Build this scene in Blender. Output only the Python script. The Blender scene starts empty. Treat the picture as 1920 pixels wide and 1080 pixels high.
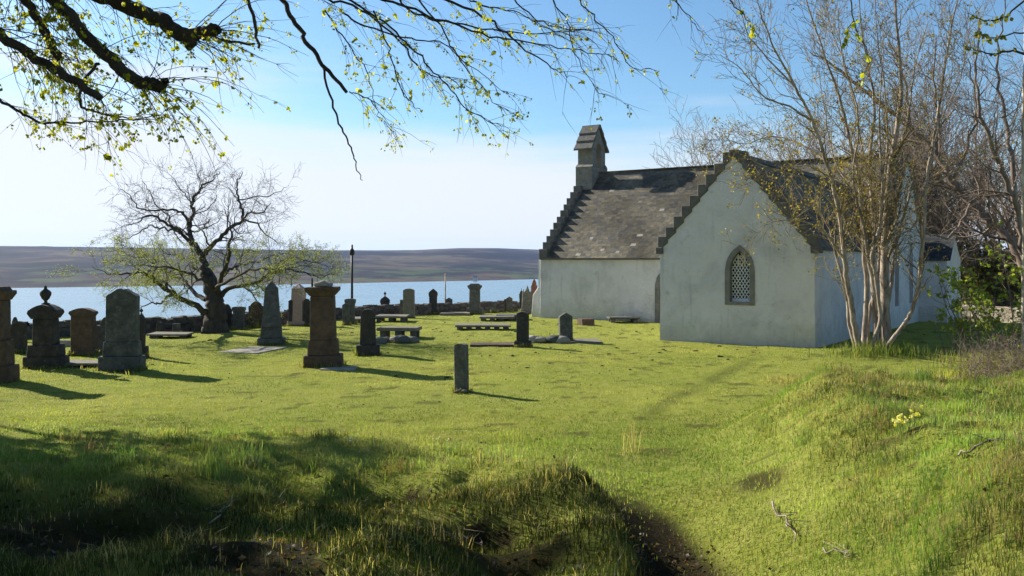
import bpy, bmesh, math, random
import numpy as np
from mathutils import Vector, Matrix
from math import radians, sin, cos, pi, sqrt, exp

scene = bpy.context.scene
COL = scene.collection

# ------------------------------------------------------------------ camera
F = 1700.0            # focal length in photo pixels
HY = 488.0            # horizon row in the photo
CZ = 2.4              # eye height above the lawn
cam_d = bpy.data.cameras.new("camera")
cam_d.sensor_width = 36.0
cam_d.lens = 36.0 * F / 1920.0
cam_d.shift_y = -(540.0 - HY) / 1920.0
cam_d.clip_start = 0.05
cam_d.clip_end = 20000.0
cam = bpy.data.objects.new("camera", cam_d)
COL.objects.link(cam)
cam.location = (0, 0, CZ)
cam.rotation_euler = (radians(90), 0, 0)
scene.camera = cam

# ------------------------------------------------------------------ light
SUN_AZ = math.atan2(-0.80, 0.60)      # measured from +Y towards +X (negative = left)
SUN_EL = radians(28)
SUN_STRENGTH = 5.0
SKY_STRENGTH = 0.063
EXPOSURE = 1.1
sdir = Vector((sin(SUN_AZ) * cos(SUN_EL), cos(SUN_AZ) * cos(SUN_EL), sin(SUN_EL)))
ld = bpy.data.lights.new("sun", 'SUN')
ld.energy = SUN_STRENGTH
ld.angle = radians(0.55)
ld.color = (1.0, 0.93, 0.80)
lo = bpy.data.objects.new("sun", ld)
COL.objects.link(lo)
lo.rotation_euler = sdir.to_track_quat('Z', 'Y').to_euler()

world = bpy.data.worlds.new("World")
scene.world = world
world.use_nodes = True
nt = world.node_tree
nt.nodes.clear()
def N(t, kind, **kw):
    n = t.nodes.new(kind)
    for k, v in kw.items():
        setattr(n, k, v)
    return n
sky = N(nt, 'ShaderNodeTexSky', sky_type='NISHITA')
sky.sun_disc = False
sky.sun_elevation = SUN_EL
sky.sun_rotation = SUN_AZ
sky.altitude = 50
sky.air_density = 1.0
sky.dust_density = 0.6
sky.ozone_density = 2.0
bg = N(nt, 'ShaderNodeBackground')
outw = N(nt, 'ShaderNodeOutputWorld')
tc = N(nt, 'ShaderNodeTexCoord')
sep = N(nt, 'ShaderNodeSeparateXYZ')
nt.links.new(tc.outputs['Generated'], sep.inputs[0])
# thin cloud: stretched noise that thickens towards the horizon and the sun's side
mp = N(nt, 'ShaderNodeMapping')
mp.inputs['Scale'].default_value = (1.3, 1.3, 13.0)
nt.links.new(tc.outputs['Generated'], mp.inputs['Vector'])
cn = N(nt, 'ShaderNodeTexNoise')
cn.inputs['Scale'].default_value = 1.7
cn.inputs['Detail'].default_value = 7
cn.inputs['Roughness'].default_value = 0.52
nt.links.new(mp.outputs[0], cn.inputs['Vector'])
def mth(t, op, a, b=None, c=None, clamp=False):
    m = N(t, 'ShaderNodeMath', operation=op)
    m.use_clamp = clamp
    for i, v in enumerate((a, b, c)):
        if v is None: continue
        if isinstance(v, (int, float)): m.inputs[i].default_value = v
        else: t.links.new(v, m.inputs[i])
    return m.outputs[0]
elev = sep.outputs['Z']
side = mth(nt, 'MULTIPLY', sep.outputs['X'], -0.12)
e2 = mth(nt, 'SUBTRACT', elev, side)                     # veil reaches higher towards the left
noi = mth(nt, 'MULTIPLY', mth(nt, 'SUBTRACT', cn.outputs['Fac'], 0.5), 0.30)
e3 = mth(nt, 'SUBTRACT', e2, noi)
mr = N(nt, 'ShaderNodeMapRange', interpolation_type='SMOOTHSTEP')
mr.inputs['From Min'].default_value = 0.20
mr.inputs['From Max'].default_value = 0.055
mr.inputs['To Min'].default_value = 0.0
mr.inputs['To Max'].default_value = 0.9
nt.links.new(e3, mr.inputs['Value'])
mix = N(nt, 'ShaderNodeMix', data_type='RGBA')
CLOUD = (6.9, 7.0, 7.5, 1)
mix.inputs[7].default_value = CLOUD
nt.links.new(mr.outputs[0], mix.inputs[0])
tint = N(nt, 'ShaderNodeMix', data_type='RGBA', blend_type='MULTIPLY')
tint.inputs[0].default_value = 1.0
tint.inputs[7].default_value = (.77, 1.02, 1.16, 1)
nt.links.new(sky.outputs[0], tint.inputs[6])
nt.links.new(tint.outputs[2], mix.inputs[6])
nt.links.new(mix.outputs[2], bg.inputs['Color'])
bg.inputs['Strength'].default_value = SKY_STRENGTH
nt.links.new(bg.outputs[0], outw.inputs['Surface'])

vs = scene.view_settings
vs.view_transform = 'Standard'
vs.look = 'None'
vs.gamma = 1.0
vs.exposure = EXPOSURE
vs.use_curve_mapping = False

# ------------------------------------------------------------------ noise and terrain
_rs = np.random.RandomState(7)
_T = _rs.rand(256, 256)
def vnoise(x, y):
    x = np.asarray(x, float); y = np.asarray(y, float)
    xi = np.floor(x).astype(int); yi = np.floor(y).astype(int)
    fx = x - xi; fy = y - yi
    fx = fx * fx * (3 - 2 * fx); fy = fy * fy * (3 - 2 * fy)
    a = _T[xi & 255, yi & 255]; b = _T[(xi + 1) & 255, yi & 255]
    c = _T[xi & 255, (yi + 1) & 255]; d = _T[(xi + 1) & 255, (yi + 1) & 255]
    return (a * (1 - fx) + b * fx) * (1 - fy) + (c * (1 - fx) + d * fx) * fy
def fbm(x, y, o=3):
    s = 0; a = 1; t = 0
    for i in range(o):
        s = s + a * (vnoise(x * 2 ** i + 17.3 * i, y * 2 ** i + 5.1 * i) - 0.5); t += a; a *= 0.5
    return s / t
def S(t):
    t = np.clip(t, 0, 1)
    return t * t * (3 - 2 * t)
def gs(x, y, cx, cy, rx, ry):
    return np.exp(-((x - cx) / rx) ** 2 - ((y - cy) / ry) ** 2)
def wall_line(x):       # depth of the churchyard wall
    return np.interp(x, [-60, -15.5, -11, -6, 0, 1.5, 6], [16, 27.8, 30.8, 40.2, 44.8, 45.6, 47])
def masks(x, y):
    xe = np.interp(y, [3, 4.6, 5.8, 6.5, 7.5, 8.6, 9.3, 10, 10.6, 12, 13.5], [.70, .82, .98, .96, .78, .34, -.4, -1.8, -4, -10, -30])
    w = np.interp(y, [3, 7.6, 9.2, 11, 14], [.62, .60, 1.6, 3.2, 7])
    wob = 0.10 * fbm(x * 1.8, y * 1.8)
    A = S((xe - x + wob) / w + 0.5)
    xs = np.interp(y, [2, 5, 8, 10, 12, 14, 16, 18], [1.6, 1.95, 2.2, 2.3, 2.3, 3.1, 4.8, 8])
    Bm = S((x - xs) / 1.9) * S((16.4 - y) / 4.5)
    return A, Bm
def terrain(x, y):
    x = np.asarray(x, float); y = np.asarray(y, float)
    A, Bm = masks(x, y)
    left = 0.50 + .10 * S((7.5 - y) / 3) + 0.09 * gs(x, y, -.05, 8.0, 1.1, .8) + .30 * fbm(x * 1.7 + 2, y * 1.7, 3) * S((9.5 - y) / 1.5) + .26 * np.exp(-((x - (np.interp(y, [3, 4.6, 5.8, 6.5, 7.5, 8.6, 9.3], [.70, .82, .98, .96, .78, .34, -.4]) - .42)) / .45) ** 2) * S((8.6 - y) / 1.6) * .66 + 0.06 * gs(x, y, -1.9, 9.0, 1.4, .8) \
        + 0.05 * fbm(x * .9, y * .9) + .05 * fbm(x * 3, y * 3)
    left = left - 0.34 * gs(x, y, -1.0, 7.4, .55, .30) - 0.30 * gs(x, y, -.15, 6.3, .5, .25) - .36 * gs(x, y, .18, 5.35, .38, .42) \
        - 0.20 * gs(x, y, -2.6, 6.4, .7, .3) + .10 * gs(x, y, -1.0, 5.3, .5, .35)
    floor = 0.10 * S((13 - y) / 4) - .62 * gs(x, y, 1.50, 6.8, .58, 2.4)
    bank = 0.74 * Bm * (1 + .25 * fbm(x * .7 + 9, y * .7)) + Bm * (.10 * fbm(x * 2.2, y * 2.2) + .34 * fbm(x * 1.1 + 4, y * 1.1, 3)) + .12 * gs(x, y, 4.1, 12.5, .8, .8) * Bm
    z = A * left + (1 - A) * floor + bank
    z = z + 0.05 * fbm(x * .25, y * .25) * S((y - 11) / 5) + .012 * fbm(x * 2, y * 2) + .07 * fbm(x * 1.1, y * .8, 3) * S((y - 11) / 3) * S((40 - y) / 6)
    # a worn step in the lawn that runs towards the church
    ln = (x - np.interp(y, [12, 15, 18, 21, 25], [1.6, 2.5, 3.9, 5.4, 7.2]))
    z = z - .05 * S((ln + .3) / .5) * S((y - 12) / 3) * S((24 - y) / 4) * np.exp(-np.clip(ln, 0, 9) / 1.5)
    z = z - 0.008 * np.clip(y - 30, 0, 40) * S((14 - x) / 6) - .42 * gs(x, y, 22, 41.5, 5, 5) + .24 * gs(x, y, 8.9, 22.4, 1.5, 1.3)
    wl = wall_line(x)
    z = z - 0.22 * np.clip(y - wl - 1.0, 0, 150) * S((26 + .1 * y - x) / 14)
    z = z - 0.22 * np.clip(y - 120, 0, 150) * S((x - 12 - .1 * y) / 14) * 1.0
    return np.maximum(z, -34)
def tz(x, y):
    return float(terrain(np.array([x]), np.array([y]))[0])
def hit(px, py):
    """where the line of sight through a photo pixel meets the ground"""
    ux = (px - 960) / F; uz = -(py - HY) / F
    d = np.linspace(3, 70, 6800)
    g = terrain(ux * d, d) - (CZ + uz * d)
    i = np.argmax(g > 0)
    if g[i] <= 0: i = len(d) - 1
    return Vector((ux * d[i], d[i], float(terrain(np.array([ux * d[i]]), np.array([d[i]]))[0])))
def at(px, py, d):
    return Vector(((px - 960) / F * d, d, CZ - (py - HY) / F * d))

# ------------------------------------------------------------------ materials
def srgb(r, g, b):
    f = lambda c: (c / 255) / 12.92 if c / 255 < 0.04045 else (((c / 255) + .055) / 1.055) ** 2.4
    return (f(r), f(g), f(b), 1)
def newmat(name):
    m = bpy.data.materials.new(name); m.use_nodes = True
    t = m.node_tree; t.nodes.clear()
    out = N(t, 'ShaderNodeOutputMaterial')
    return m, t, out
def ramp(t, fac, stops):
    r = N(t, 'ShaderNodeValToRGB')
    el = r.color_ramp.elements
    while len(el) > 1: el.remove(el[-1])
    el[0].position = stops[0][0]; el[0].color = (*stops[0][1][:3], 1)
    for p, c in stops[1:]:
        e = el.new(p); e.color = (*c[:3], 1)
    t.links.new(fac, r.inputs[0])
    return r.outputs[0]
def noise(t, scale, detail=5, rough=.55, vec=None, dist=0):
    n = N(t, 'ShaderNodeTexNoise')
    n.inputs['Scale'].default_value = scale; n.inputs['Detail'].default_value = detail
    n.inputs['Roughness'].default_value = rough; n.inputs['Distortion'].default_value = dist
    if vec is None:
        vec = N(t, 'ShaderNodeTexCoord').outputs['Object']
    t.links.new(vec, n.inputs['Vector'])
    return n.outputs['Fac']
def mixc(t, fac, a, b, mode='MIX'):
    m = N(t, 'ShaderNodeMix', data_type='RGBA', blend_type=mode)
    for sock, v in ((m.inputs[0], fac), (m.inputs[6], a), (m.inputs[7], b)):
        if isinstance(v, (int, float)): sock.default_value = v
        elif isinstance(v, tuple): sock.default_value = (*v[:3], 1)
        else: t.links.new(v, sock)
    return m.outputs[2]
def bump(t, h, strength=.4, dist=.02):
    b = N(t, 'ShaderNodeBump'); b.inputs['Strength'].default_value = strength; b.inputs['Distance'].default_value = dist
    t.links.new(h, b.inputs['Height'])
    return b.outputs[0]
def principled(t, out, color, rough=.9, normal=None, spec=.2):
    p = N(t, 'ShaderNodeBsdfPrincipled')
    if isinstance(color, tuple): p.inputs['Base Color'].default_value = (*color[:3], 1)
    else: t.links.new(color, p.inputs['Base Color'])
    p.inputs['Roughness'].default_value = rough
    p.inputs['Specular IOR Level'].default_value = spec
    if normal is not None: t.links.new(normal, p.inputs['Normal'])
    t.links.new(p.outputs[0], out.inputs['Surface'])
    return p

def stone_mat(name, c1, c2, lich=(.34, .33, .27), amt=.35, scale=6, rough=.92):
    m, t, out = newmat(name)
    co = N(t, 'ShaderNodeNewGeometry').outputs['Position']
    n1 = noise(t, scale, 8, .62, co)
    n2 = noise(t, scale * 4.3, 6, .6, co)
    n3 = noise(t, scale * 1.7, 4, .7, co, .6)
    base = ramp(t, n1, [(.33, c1), (.68, c2)])
    base = mixc(t, mth(t, 'MULTIPLY', n2, .55), base, tuple(v * .45 for v in c1[:3]))
    l = ramp(t, n3, [(.60 - amt * .2, (0, 0, 0)), (.74 - amt * .1, (1, 1, 1))])
    base = mixc(t, mth(t, 'MULTIPLY', l, .32), base, lich)
    nrm = bump(t, mth(t, 'ADD', n1, mth(t, 'MULTIPLY', n2, .5)), .7, .03)
    principled(t, out, base, rough, nrm, .15)
    return m
M = {}
M['grey'] = stone_mat('grey_weathered_stone', (.075, .078, .072), (.16, .16, .14))
M['dark'] = stone_mat('dark_weathered_stone', (.04, .038, .036), (.095, .085, .075), (.2, .2, .17), .15)
M['brown'] = stone_mat('brown_sandstone', (.082, .056, .040), (.165, .115, .080), (.16, .15, .11), .25)
M['red'] = stone_mat('red_sandstone', (.16, .07, .045), (.26, .13, .09), (.2, .17, .13), .2)
M['pink'] = stone_mat('pale_pink_granite', (.42, .28, .24), (.55, .40, .35), (.5, .42, .38), .1, 14, .5)
M['pale'] = stone_mat('pale_sandstone', (.15, .14, .11), (.25, .23, .18), (.36, .36, .3), .3)
M['slab'] = stone_mat('pale_lichened_slab', (.28, .25, .20), (.45, .41, .34), (.55, .54, .48), .4)
M['trim'] = stone_mat('grey_dressed_stone', (.17, .165, .15), (.29, .28, .25), (.28, .28, .2), .35, 5)
M['cope'] = stone_mat('dark_coping_stone', (.10, .097, .09), (.19, .183, .165), (.25, .25, .21), .3, 4)

def harl_mat():
    m, t, out = newmat('white_harling')
    co = N(t, 'ShaderNodeNewGeometry').outputs['Position']
    n1 = noise(t, .9, 8, .62, co, .4)
    n2 = noise(t, 3.5, 7, .65, co, .3)
    n3 = noise(t, 24, 4, .6, co)
    c = ramp(t, n1, [(.30, (.49, .48, .48)), (.5, (.64, .625, .62)), (.75, (.71, .70, .70))])
    st = ramp(t, n2, [(.60, (0, 0, 0)), (.76, (1, 1, 1))])
    c = mixc(t, mth(t, 'MULTIPLY', st, .52), c, (.24, .27, .22))
    sp = N(t, 'ShaderNodeSeparateXYZ'); t.links.new(co, sp.inputs[0])
    # algae and splashed earth in a ragged band along the foot of the wall
    low = N(t, 'ShaderNodeMapRange', interpolation_type='SMOOTHSTEP')
    low.inputs['From Min'].default_value = .95; low.inputs['From Max'].default_value = 0
    t.links.new(mth(t, 'SUBTRACT', sp.outputs['Z'], mth(t, 'MULTIPLY', mth(t, 'SUBTRACT', n2, .5), 1.6)), low.inputs['Value'])
    c = mixc(t, mth(t, 'MULTIPLY', low.outputs[0], .42), c, (.27, .30, .22))
    # damp streaks below the roof edge
    mp_ = N(t, 'ShaderNodeMapping'); mp_.inputs['Scale'].default_value = (3.2, 3.2, .35)
    t.links.new(co, mp_.inputs['Vector'])
    n5 = noise(t, 1.6, 6, .65, mp_.outputs[0])
    sk = ramp(t, n5, [(.56, (0, 0, 0)), (.72, (1, 1, 1))])
    c = mixc(t, mth(t, 'MULTIPLY', sk, .38), c, (.28, .295, .265))
    n4 = noise(t, 5, 5, .75, co, 1.5)
    sp2 = ramp(t, n4, [(.66, (0, 0, 0)), (.70, (1, 1, 1))])
    c = mixc(t, mth(t, 'MULTIPLY', sp2, .6), c, (.17, .185, .165))
    h = mth(t, 'ADD', mth(t, 'MULTIPLY', n2, 1.6), mth(t, 'MULTIPLY', n3, .5))
    principled(t, out, c, .95, bump(t, h, .9, .05), .1)
    return m
M['harl'] = harl_mat()

def attr_mat(name, rough=.9, trans=0, spec=.15, nscale=None, namt=.3, tmul=(1.2, 1.25, .6)):
    m, t, out = newmat(name)
    a = N(t, 'ShaderNodeAttribute', attribute_name='tint')
    c = a.outputs['Color']
    if nscale:
        n = noise(t, nscale, 5, .6, N(t, 'ShaderNodeNewGeometry').outputs['Position'])
        c = mixc(t, 1.0, c, ramp(t, n, [(.3, (1 - namt,) * 3), (.7, (1 + namt,) * 3)]), 'MULTIPLY')
    if trans:
        p = N(t, 'ShaderNodeBsdfPrincipled'); p.inputs['Roughness'].default_value = rough
        p.inputs['Specular IOR Level'].default_value = spec
        t.links.new(c, p.inputs['Base Color'])
        tr = N(t, 'ShaderNodeBsdfTranslucent')
        t.links.new(mixc(t, 1.0, c, tmul, 'MULTIPLY'), tr.inputs['Color'])
        mx = N(t, 'ShaderNodeMixShader'); mx.inputs[0].default_value = trans
        t.links.new(p.outputs[0], mx.inputs[1]); t.links.new(tr.outputs[0], mx.inputs[2])
        t.links.new(mx.outputs[0], out.inputs['Surface'])
    else:
        principled(t, out, c, rough, None, spec)
    return m
M['slate'] = attr_mat('stone_slates', .85, 0, .25, 9, .35)
M['blade'] = attr_mat('grass_blade', .55, .5, .25, None, 0, (1.2, 1.2, .6))
M['leaf'] = attr_mat('fresh_leaf', .5, .5, .25, None, 0, (1.3, 1.3, .5))
M['petal'] = attr_mat('flower_petal', .6, .3, .2, None, 0, (1, 1, 1))

def bark_mat(name, c1, c2, sc=7):
    m, t, out = newmat(name)
    co = N(t, 'ShaderNodeNewGeometry').outputs['Position']
    mp_ = N(t, 'ShaderNodeMapping'); mp_.inputs['Scale'].default_value = (1, 1, .35)
    t.links.new(co, mp_.inputs['Vector'])
    n1 = noise(t, sc, 7, .65, mp_.outputs[0], .5)
    c = ramp(t, n1, [(.35, c1), (.65, c2)])
    principled(t, out, c, .9, bump(t, n1, .8, .02), .15)
    return m
M['bark'] = bark_mat('dark_bark', (.035, .03, .025), (.085, .075, .06), 9)
M['bark_moss'] = bark_mat('mossy_bark', (.05, .045, .03), (.12, .11, .06), 5)
M['bark_pale'] = bark_mat('pale_smooth_bark', (.13, .10, .075), (.42, .35, .28), 9)
M['bark_brown'] = bark_mat('brown_twig_bark', (.12, .09, .072), (.25, .195, .155), 6)
M['twig_olive'] = bark_mat('olive_twig_bark', (.13, .10, .055), (.25, .20, .11), 6)
M['birch'] = bark_mat('blotched_pale_bark', (.22, .18, .14), (.62, .55, .45), 5)

def ground_mat():
    m, t, out = newmat('grassy_ground')
    co = N(t, 'ShaderNodeNewGeometry').outputs['Position']
    a = N(t, 'ShaderNodeAttribute', attribute_name='tint')
    n1 = noise(t, .35, 6, .6, co); n2 = noise(t, 3.2, 7, .65, co); n3 = noise(t, 38, 5, .7, co)
    g = ramp(t, n2, [(.30, (.16, .18, .025)), (.48, (.26, .285, .055)), (.70, (.35, .34, .095))])
    g = mixc(t, mth(t, 'MULTIPLY', n1, .5), g, (.29, .32, .06))
    g = mixc(t, mth(t, 'MULTIPLY', n3, .4), g, (.12, .13, .02))
    sp = ramp(t, noise(t, 1.4, 8, .75, co, .8), [(.62, (0, 0, 0)), (.68, (1, 1, 1))])
    g = mixc(t, mth(t, 'MULTIPLY', sp, .5), g, (.20, .16, .05))
    d = ramp(t, n3, [(.35, (.008, .006, .004)), (.55, (.026, .017, .011)), (.75, (.06, .038, .024))])
    c = mixc(t, a.outputs['Fac'], g, d)
    h = mth(t, 'ADD', mth(t, 'MULTIPLY', n2, .6), n3)
    principled(t, out, c, 1, bump(t, h, .9, .05), .05)
    return m
M['ground'] = ground_mat()

# ------------------------------------------------------------------ object helpers
def tagit(o, label=None, cat=None, group=None, kind=None):
    if label: o['label'] = label
    if cat: o['category'] = cat
    if group: o['group'] = group
    if kind: o['kind'] = kind
    return o
def empty(name, loc, label, cat, group=None, rz=0):
    o = bpy.data.objects.new(name, None); COL.objects.link(o)
    o.location = loc; o.rotation_euler = (0, 0, rz)
    o.empty_display_size = .2
    return tagit(o, label, cat, group)
def link(name, me, mat, parent=None):
    o = bpy.data.objects.new(name, me); COL.objects.link(o)
    if mat is not None and not me.materials: me.materials.append(mat)
    if parent is not None: o.parent = parent
    return o
def frombm(name, bm, mat, parent=None, bevel=0, smooth=False):
    if bevel:
        bmesh.ops.bevel(bm, geom=list(bm.edges), offset=bevel, segments=1, affect='EDGES', clamp_overlap=True)
    bmesh.ops.recalc_face_normals(bm, faces=bm.faces)
    me = bpy.data.meshes.new(name); bm.to_mesh(me); bm.free()
    if smooth: me.polygons.foreach_set('use_smooth', [True] * len(me.polygons))
    return link(name, me, mat, parent)
def fast_mesh(name, V, Fc, cols=None, smooth=False):
    """V (n,3), Fc (m,k) all faces of k corners"""
    V = np.asarray(V, np.float32); Fc = np.asarray(Fc, np.int32)
    me = bpy.data.meshes.new(name)
    me.vertices.add(len(V)); me.vertices.foreach_set('co', V.ravel())
    k = Fc.shape[1]
    me.loops.add(Fc.size); me.loops.foreach_set('vertex_index', Fc.ravel())
    me.polygons.add(len(Fc)); me.polygons.foreach_set('loop_start', np.arange(0, Fc.size, k, dtype=np.int32))
    me.polygons.foreach_set('loop_total', np.full(len(Fc), k, np.int32))
    me.polygons.foreach_set('use_smooth', np.full(len(Fc), bool(smooth)))
    me.update(calc_edges=True)
    if cols is not None:
        at_ = me.color_attributes.new('tint', 'FLOAT_COLOR', 'POINT')
        c = np.ones((len(V), 4), np.float32); c[:, :3] = cols
        at_.data.foreach_set('color', c.ravel())
    return me
def box(bm, x0, x1, y0, y1, z0, z1, mat=None):
    vs_ = [bm.verts.new(p) for p in ((x0, y0, z0), (x1, y0, z0), (x1, y1, z0), (x0, y1, z0), (x0, y0, z1), (x1, y0, z1), (x1, y1, z1), (x0, y1, z1))]
    if mat is not None:
        for v in vs_: v.co = mat @ v.co
    for f in ((0, 1, 2, 3), (4, 5, 6, 7), (0, 1, 5, 4), (1, 2, 6, 5), (2, 3, 7, 6), (3, 0, 4, 7)):
        bm.faces.new([vs_[i] for i in f])
    return vs_
def frustum(bm, w0, d0, z0, w1, d1, z1):
    a = [bm.verts.new((sx * w0 / 2, sy * d0 / 2, z0)) for sx, sy in ((-1, -1), (1, -1), (1, 1), (-1, 1))]
    b = [bm.verts.new((sx * w1 / 2, sy * d1 / 2, z1)) for sx, sy in ((-1, -1), (1, -1), (1, 1), (-1, 1))]
    bm.faces.new(a); bm.faces.new(b)
    for i in range(4): bm.faces.new([a[i], a[(i + 1) % 4], b[(i + 1) % 4], b[i]])
def prism(bm, pts, y0, y1, axis='y'):
    f = (lambda p, t: (p[0], t, p[1])) if axis == 'y' else (lambda p, t: (t, p[0], p[1]))
    a = [bm.verts.new(f(p, y0)) for p in pts]; b = [bm.verts.new(f(p, y1)) for p in pts]
    bm.faces.new(a); bm.faces.new(b[::-1])
    n = len(pts)
    for i in range(n): bm.faces.new([a[i], a[(i + 1) % n], b[(i + 1) % n], b[i]])
def lathe(bm, prof, seg=14, cx=0, cy=0):
    rings = []
    for r, z in prof:
        rings.append([bm.verts.new((cx + r * cos(2 * pi * i / seg), cy + r * sin(2 * pi * i / seg), z)) for i in range(seg)])
    for a, b in zip(rings, rings[1:]):
        for i in range(seg): bm.faces.new([a[i], a[(i + 1) % seg], b[(i + 1) % seg], b[i]])
    bm.faces.new(rings[0]); bm.faces.new(rings[-1])

def tube_mesh(name, paths, sides=5, smooth=True):
    """paths: list of (list of Vector, list of radii)"""
    Vs = []; Fs = []; off = 0
    ang = np.arange(sides) * 2 * pi / sides
    ca = np.cos(ang)[None, :, None]; sa = np.sin(ang)[None, :, None]
    for pts, rad in paths:
        P = np.array([tuple(p) for p in pts]); n = len(P)
        if n < 2: continue
        T = np.gradient(P, axis=0)
        T /= (np.linalg.norm(T, axis=1, keepdims=True) + 1e-9)
        ref = np.array([0.13, 0.97, 0.2]) if abs(T[0, 1]) < .8 else np.array([1.0, .1, 0.0])
        U = np.cross(T, ref); U /= (np.linalg.norm(U, axis=1, keepdims=True) + 1e-9)
        W = np.cross(T, U)
        R = np.array(rad)[:, None, None]
        ring = P[:, None, :] + R * (ca * U[:, None, :] + sa * W[:, None, :])
        Vs.append(ring.reshape(-1, 3))
        i = np.arange(n - 1)[:, None] * sides; j = np.arange(sides)[None, :]; j2 = (j + 1) % sides
        f = np.stack([off + i + j, off + i + j2, off + i + sides + j2, off + i + sides + j], -1).reshape(-1, 4)
        Fs.append(f)
        # closing end
        e = off + (n - 1) * sides
        if sides == 4: Fs.append(np.array([[e, e + 1, e + 2, e + 3]]))
        elif sides >= 5:
            for q in range(1, sides - 2, 2): Fs.append(np.array([[e, e + q, e + q + 1, e + q + 2]]))
        off += n * sides
    return fast_mesh(name, np.concatenate(Vs), np.concatenate(Fs), None, smooth)

# ------------------------------------------------------------------ setting: ground, water, hills
def axis_vals(stops):
    out = []
    for (a, b, s) in stops:
        out += list(np.arange(a, b - 1e-6, s))
    out.append(stops[-1][1])
    return np.array(out)
gx = axis_vals([(-900, -100, 80), (-100, -40, 6), (-40, -12, .7), (-12, -5, .25), (-5, 6, .07), (6, 14, .25), (14, 40, .7), (40, 100, 6), (100, 900, 80)])
gy = axis_vals([(-60, -6, 6), (-6, 2, .5), (2, 14, .07), (14, 26, .2), (26, 52, .5), (52, 100, 4), (100, 300, 20), (300, 700, 100)])
X, Y = np.meshgrid(gx, gy)
Z = terrain(X, Y)
def dirt_shade_mask(x, y):
    A, Bm = masks(x, y)
    e = 0.02
    slope = np.hypot(terrain(x + e, y) - terrain(x - e, y), terrain(x, y + e) - terrain(x, y - e)) / (2 * e)
    m = S((slope - .75) / .5) * (y < 11)
    hc = np.interp(y, [4, 6, 7.5, 9, 10], [1.15, 1.4, 1.45, 1.15, .5])
    m = np.maximum(m, S((.58 - np.abs(x - hc)) / .25) * S((9.8 - y) / 1.0) * .97)  # earth of the hollow, widened to paint in its shadow
    n = fbm(x * 1.3 + 3, y * 1.3, 4)
    m = np.maximum(m, S((n + .10 + .10 * S((5.8 - y) / 1.5)) / .12) * S((8.0 - y) / 1.6) * S((.1 - x) / 1.2) * .95)  # earth of the left foreground, spread to paint its shade darker
    m = np.maximum(m, S((.5 - np.hypot((x + 1.0), (y - 7.3) * 1.3)) / .3) * .9)
    m = np.maximum(m, S((.5 - np.hypot((x + .0) * .8, (y - 5.85) * 1.6)) / .3) * .9)
    m = np.maximum(m, S((.45 - np.hypot((x - .18), (y - 5.35))) / .3) * .9)
    m = np.maximum(m, S((.30 - np.hypot((x - 2.55) * .8, (y - 9.3) * .6)) / .2) * .8)
    pw = x - np.interp(y, [12, 15, 18, 21, 25], [1.6, 2.5, 3.9, 5.4, 7.2])
    m = np.maximum(m, .28 * np.exp(-((pw + .25 * fbm(x, y)) / .14) ** 2) * S((y - 12.5) / 2) * S((24 - y) / 3) * S((vnoise(x * 2, y * 2) - .2) / .3))
    m = np.maximum(m, S((fbm(x * 2.3, y * 2.3 + 40, 3) - .12) / .1) * Bm * .8)
    m = np.maximum(m, S((fbm(x * 3.1 + 11, y * 3.1 + 20, 3) - .17) / .08) * .6 * (y > 10))
    return np.clip(m, 0, 1)
dm = dirt_shade_mask(X, Y)
nx, ny = len(gx), len(gy)
idx = np.arange(nx * ny).reshape(ny, nx)
fc = np.stack([idx[:-1, :-1], idx[:-1, 1:], idx[1:, 1:], idx[1:, :-1]], -1).reshape(-1, 4)
me = fast_mesh('ground', np.stack([X, Y, Z], -1).reshape(-1, 3), fc, np.repeat(dm.reshape(-1, 1), 3, 1), True)
tagit(link('ground', me, M['ground']), kind='structure')

def water_mat():
    m, t, out = newmat('loch_water')
    co = N(t, 'ShaderNodeNewGeometry').outputs['Position']
    mp_ = N(t, 'ShaderNodeMapping'); mp_.inputs['Scale'].default_value = (.012, .05, 1)
    t.links.new(co, mp_.inputs['Vector'])
    n = noise(t, 1.0, 8, .6, mp_.outputs[0])
    mp2 = N(t, 'ShaderNodeMapping'); mp2.inputs['Scale'].default_value = (.25, .6, 1)
    t.links.new(co, mp2.inputs['Vector'])
    n2 = noise(t, 1.0, 5, .6, mp2.outputs[0])
    p = principled(t, out, (.13, .22, .28), .25, bump(t, n2, .22, .5), .5)
    r = N(t, 'ShaderNodeMapRange'); r.inputs['To Min'].default_value = .12; r.inputs['To Max'].default_value = .42
    t.links.new(n, r.inputs['Value']); t.links.new(r.outputs[0], p.inputs['Roughness'])
    return m
WZ = -25.0
me = fast_mesh('loch_water', [(-4000, 60, WZ), (4000, 60, WZ), (4000, 5000, WZ), (-4000, 5000, WZ)], [[0, 1, 2, 3]])
tagit(link('loch_water', me, water_mat()), kind='structure')

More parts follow.
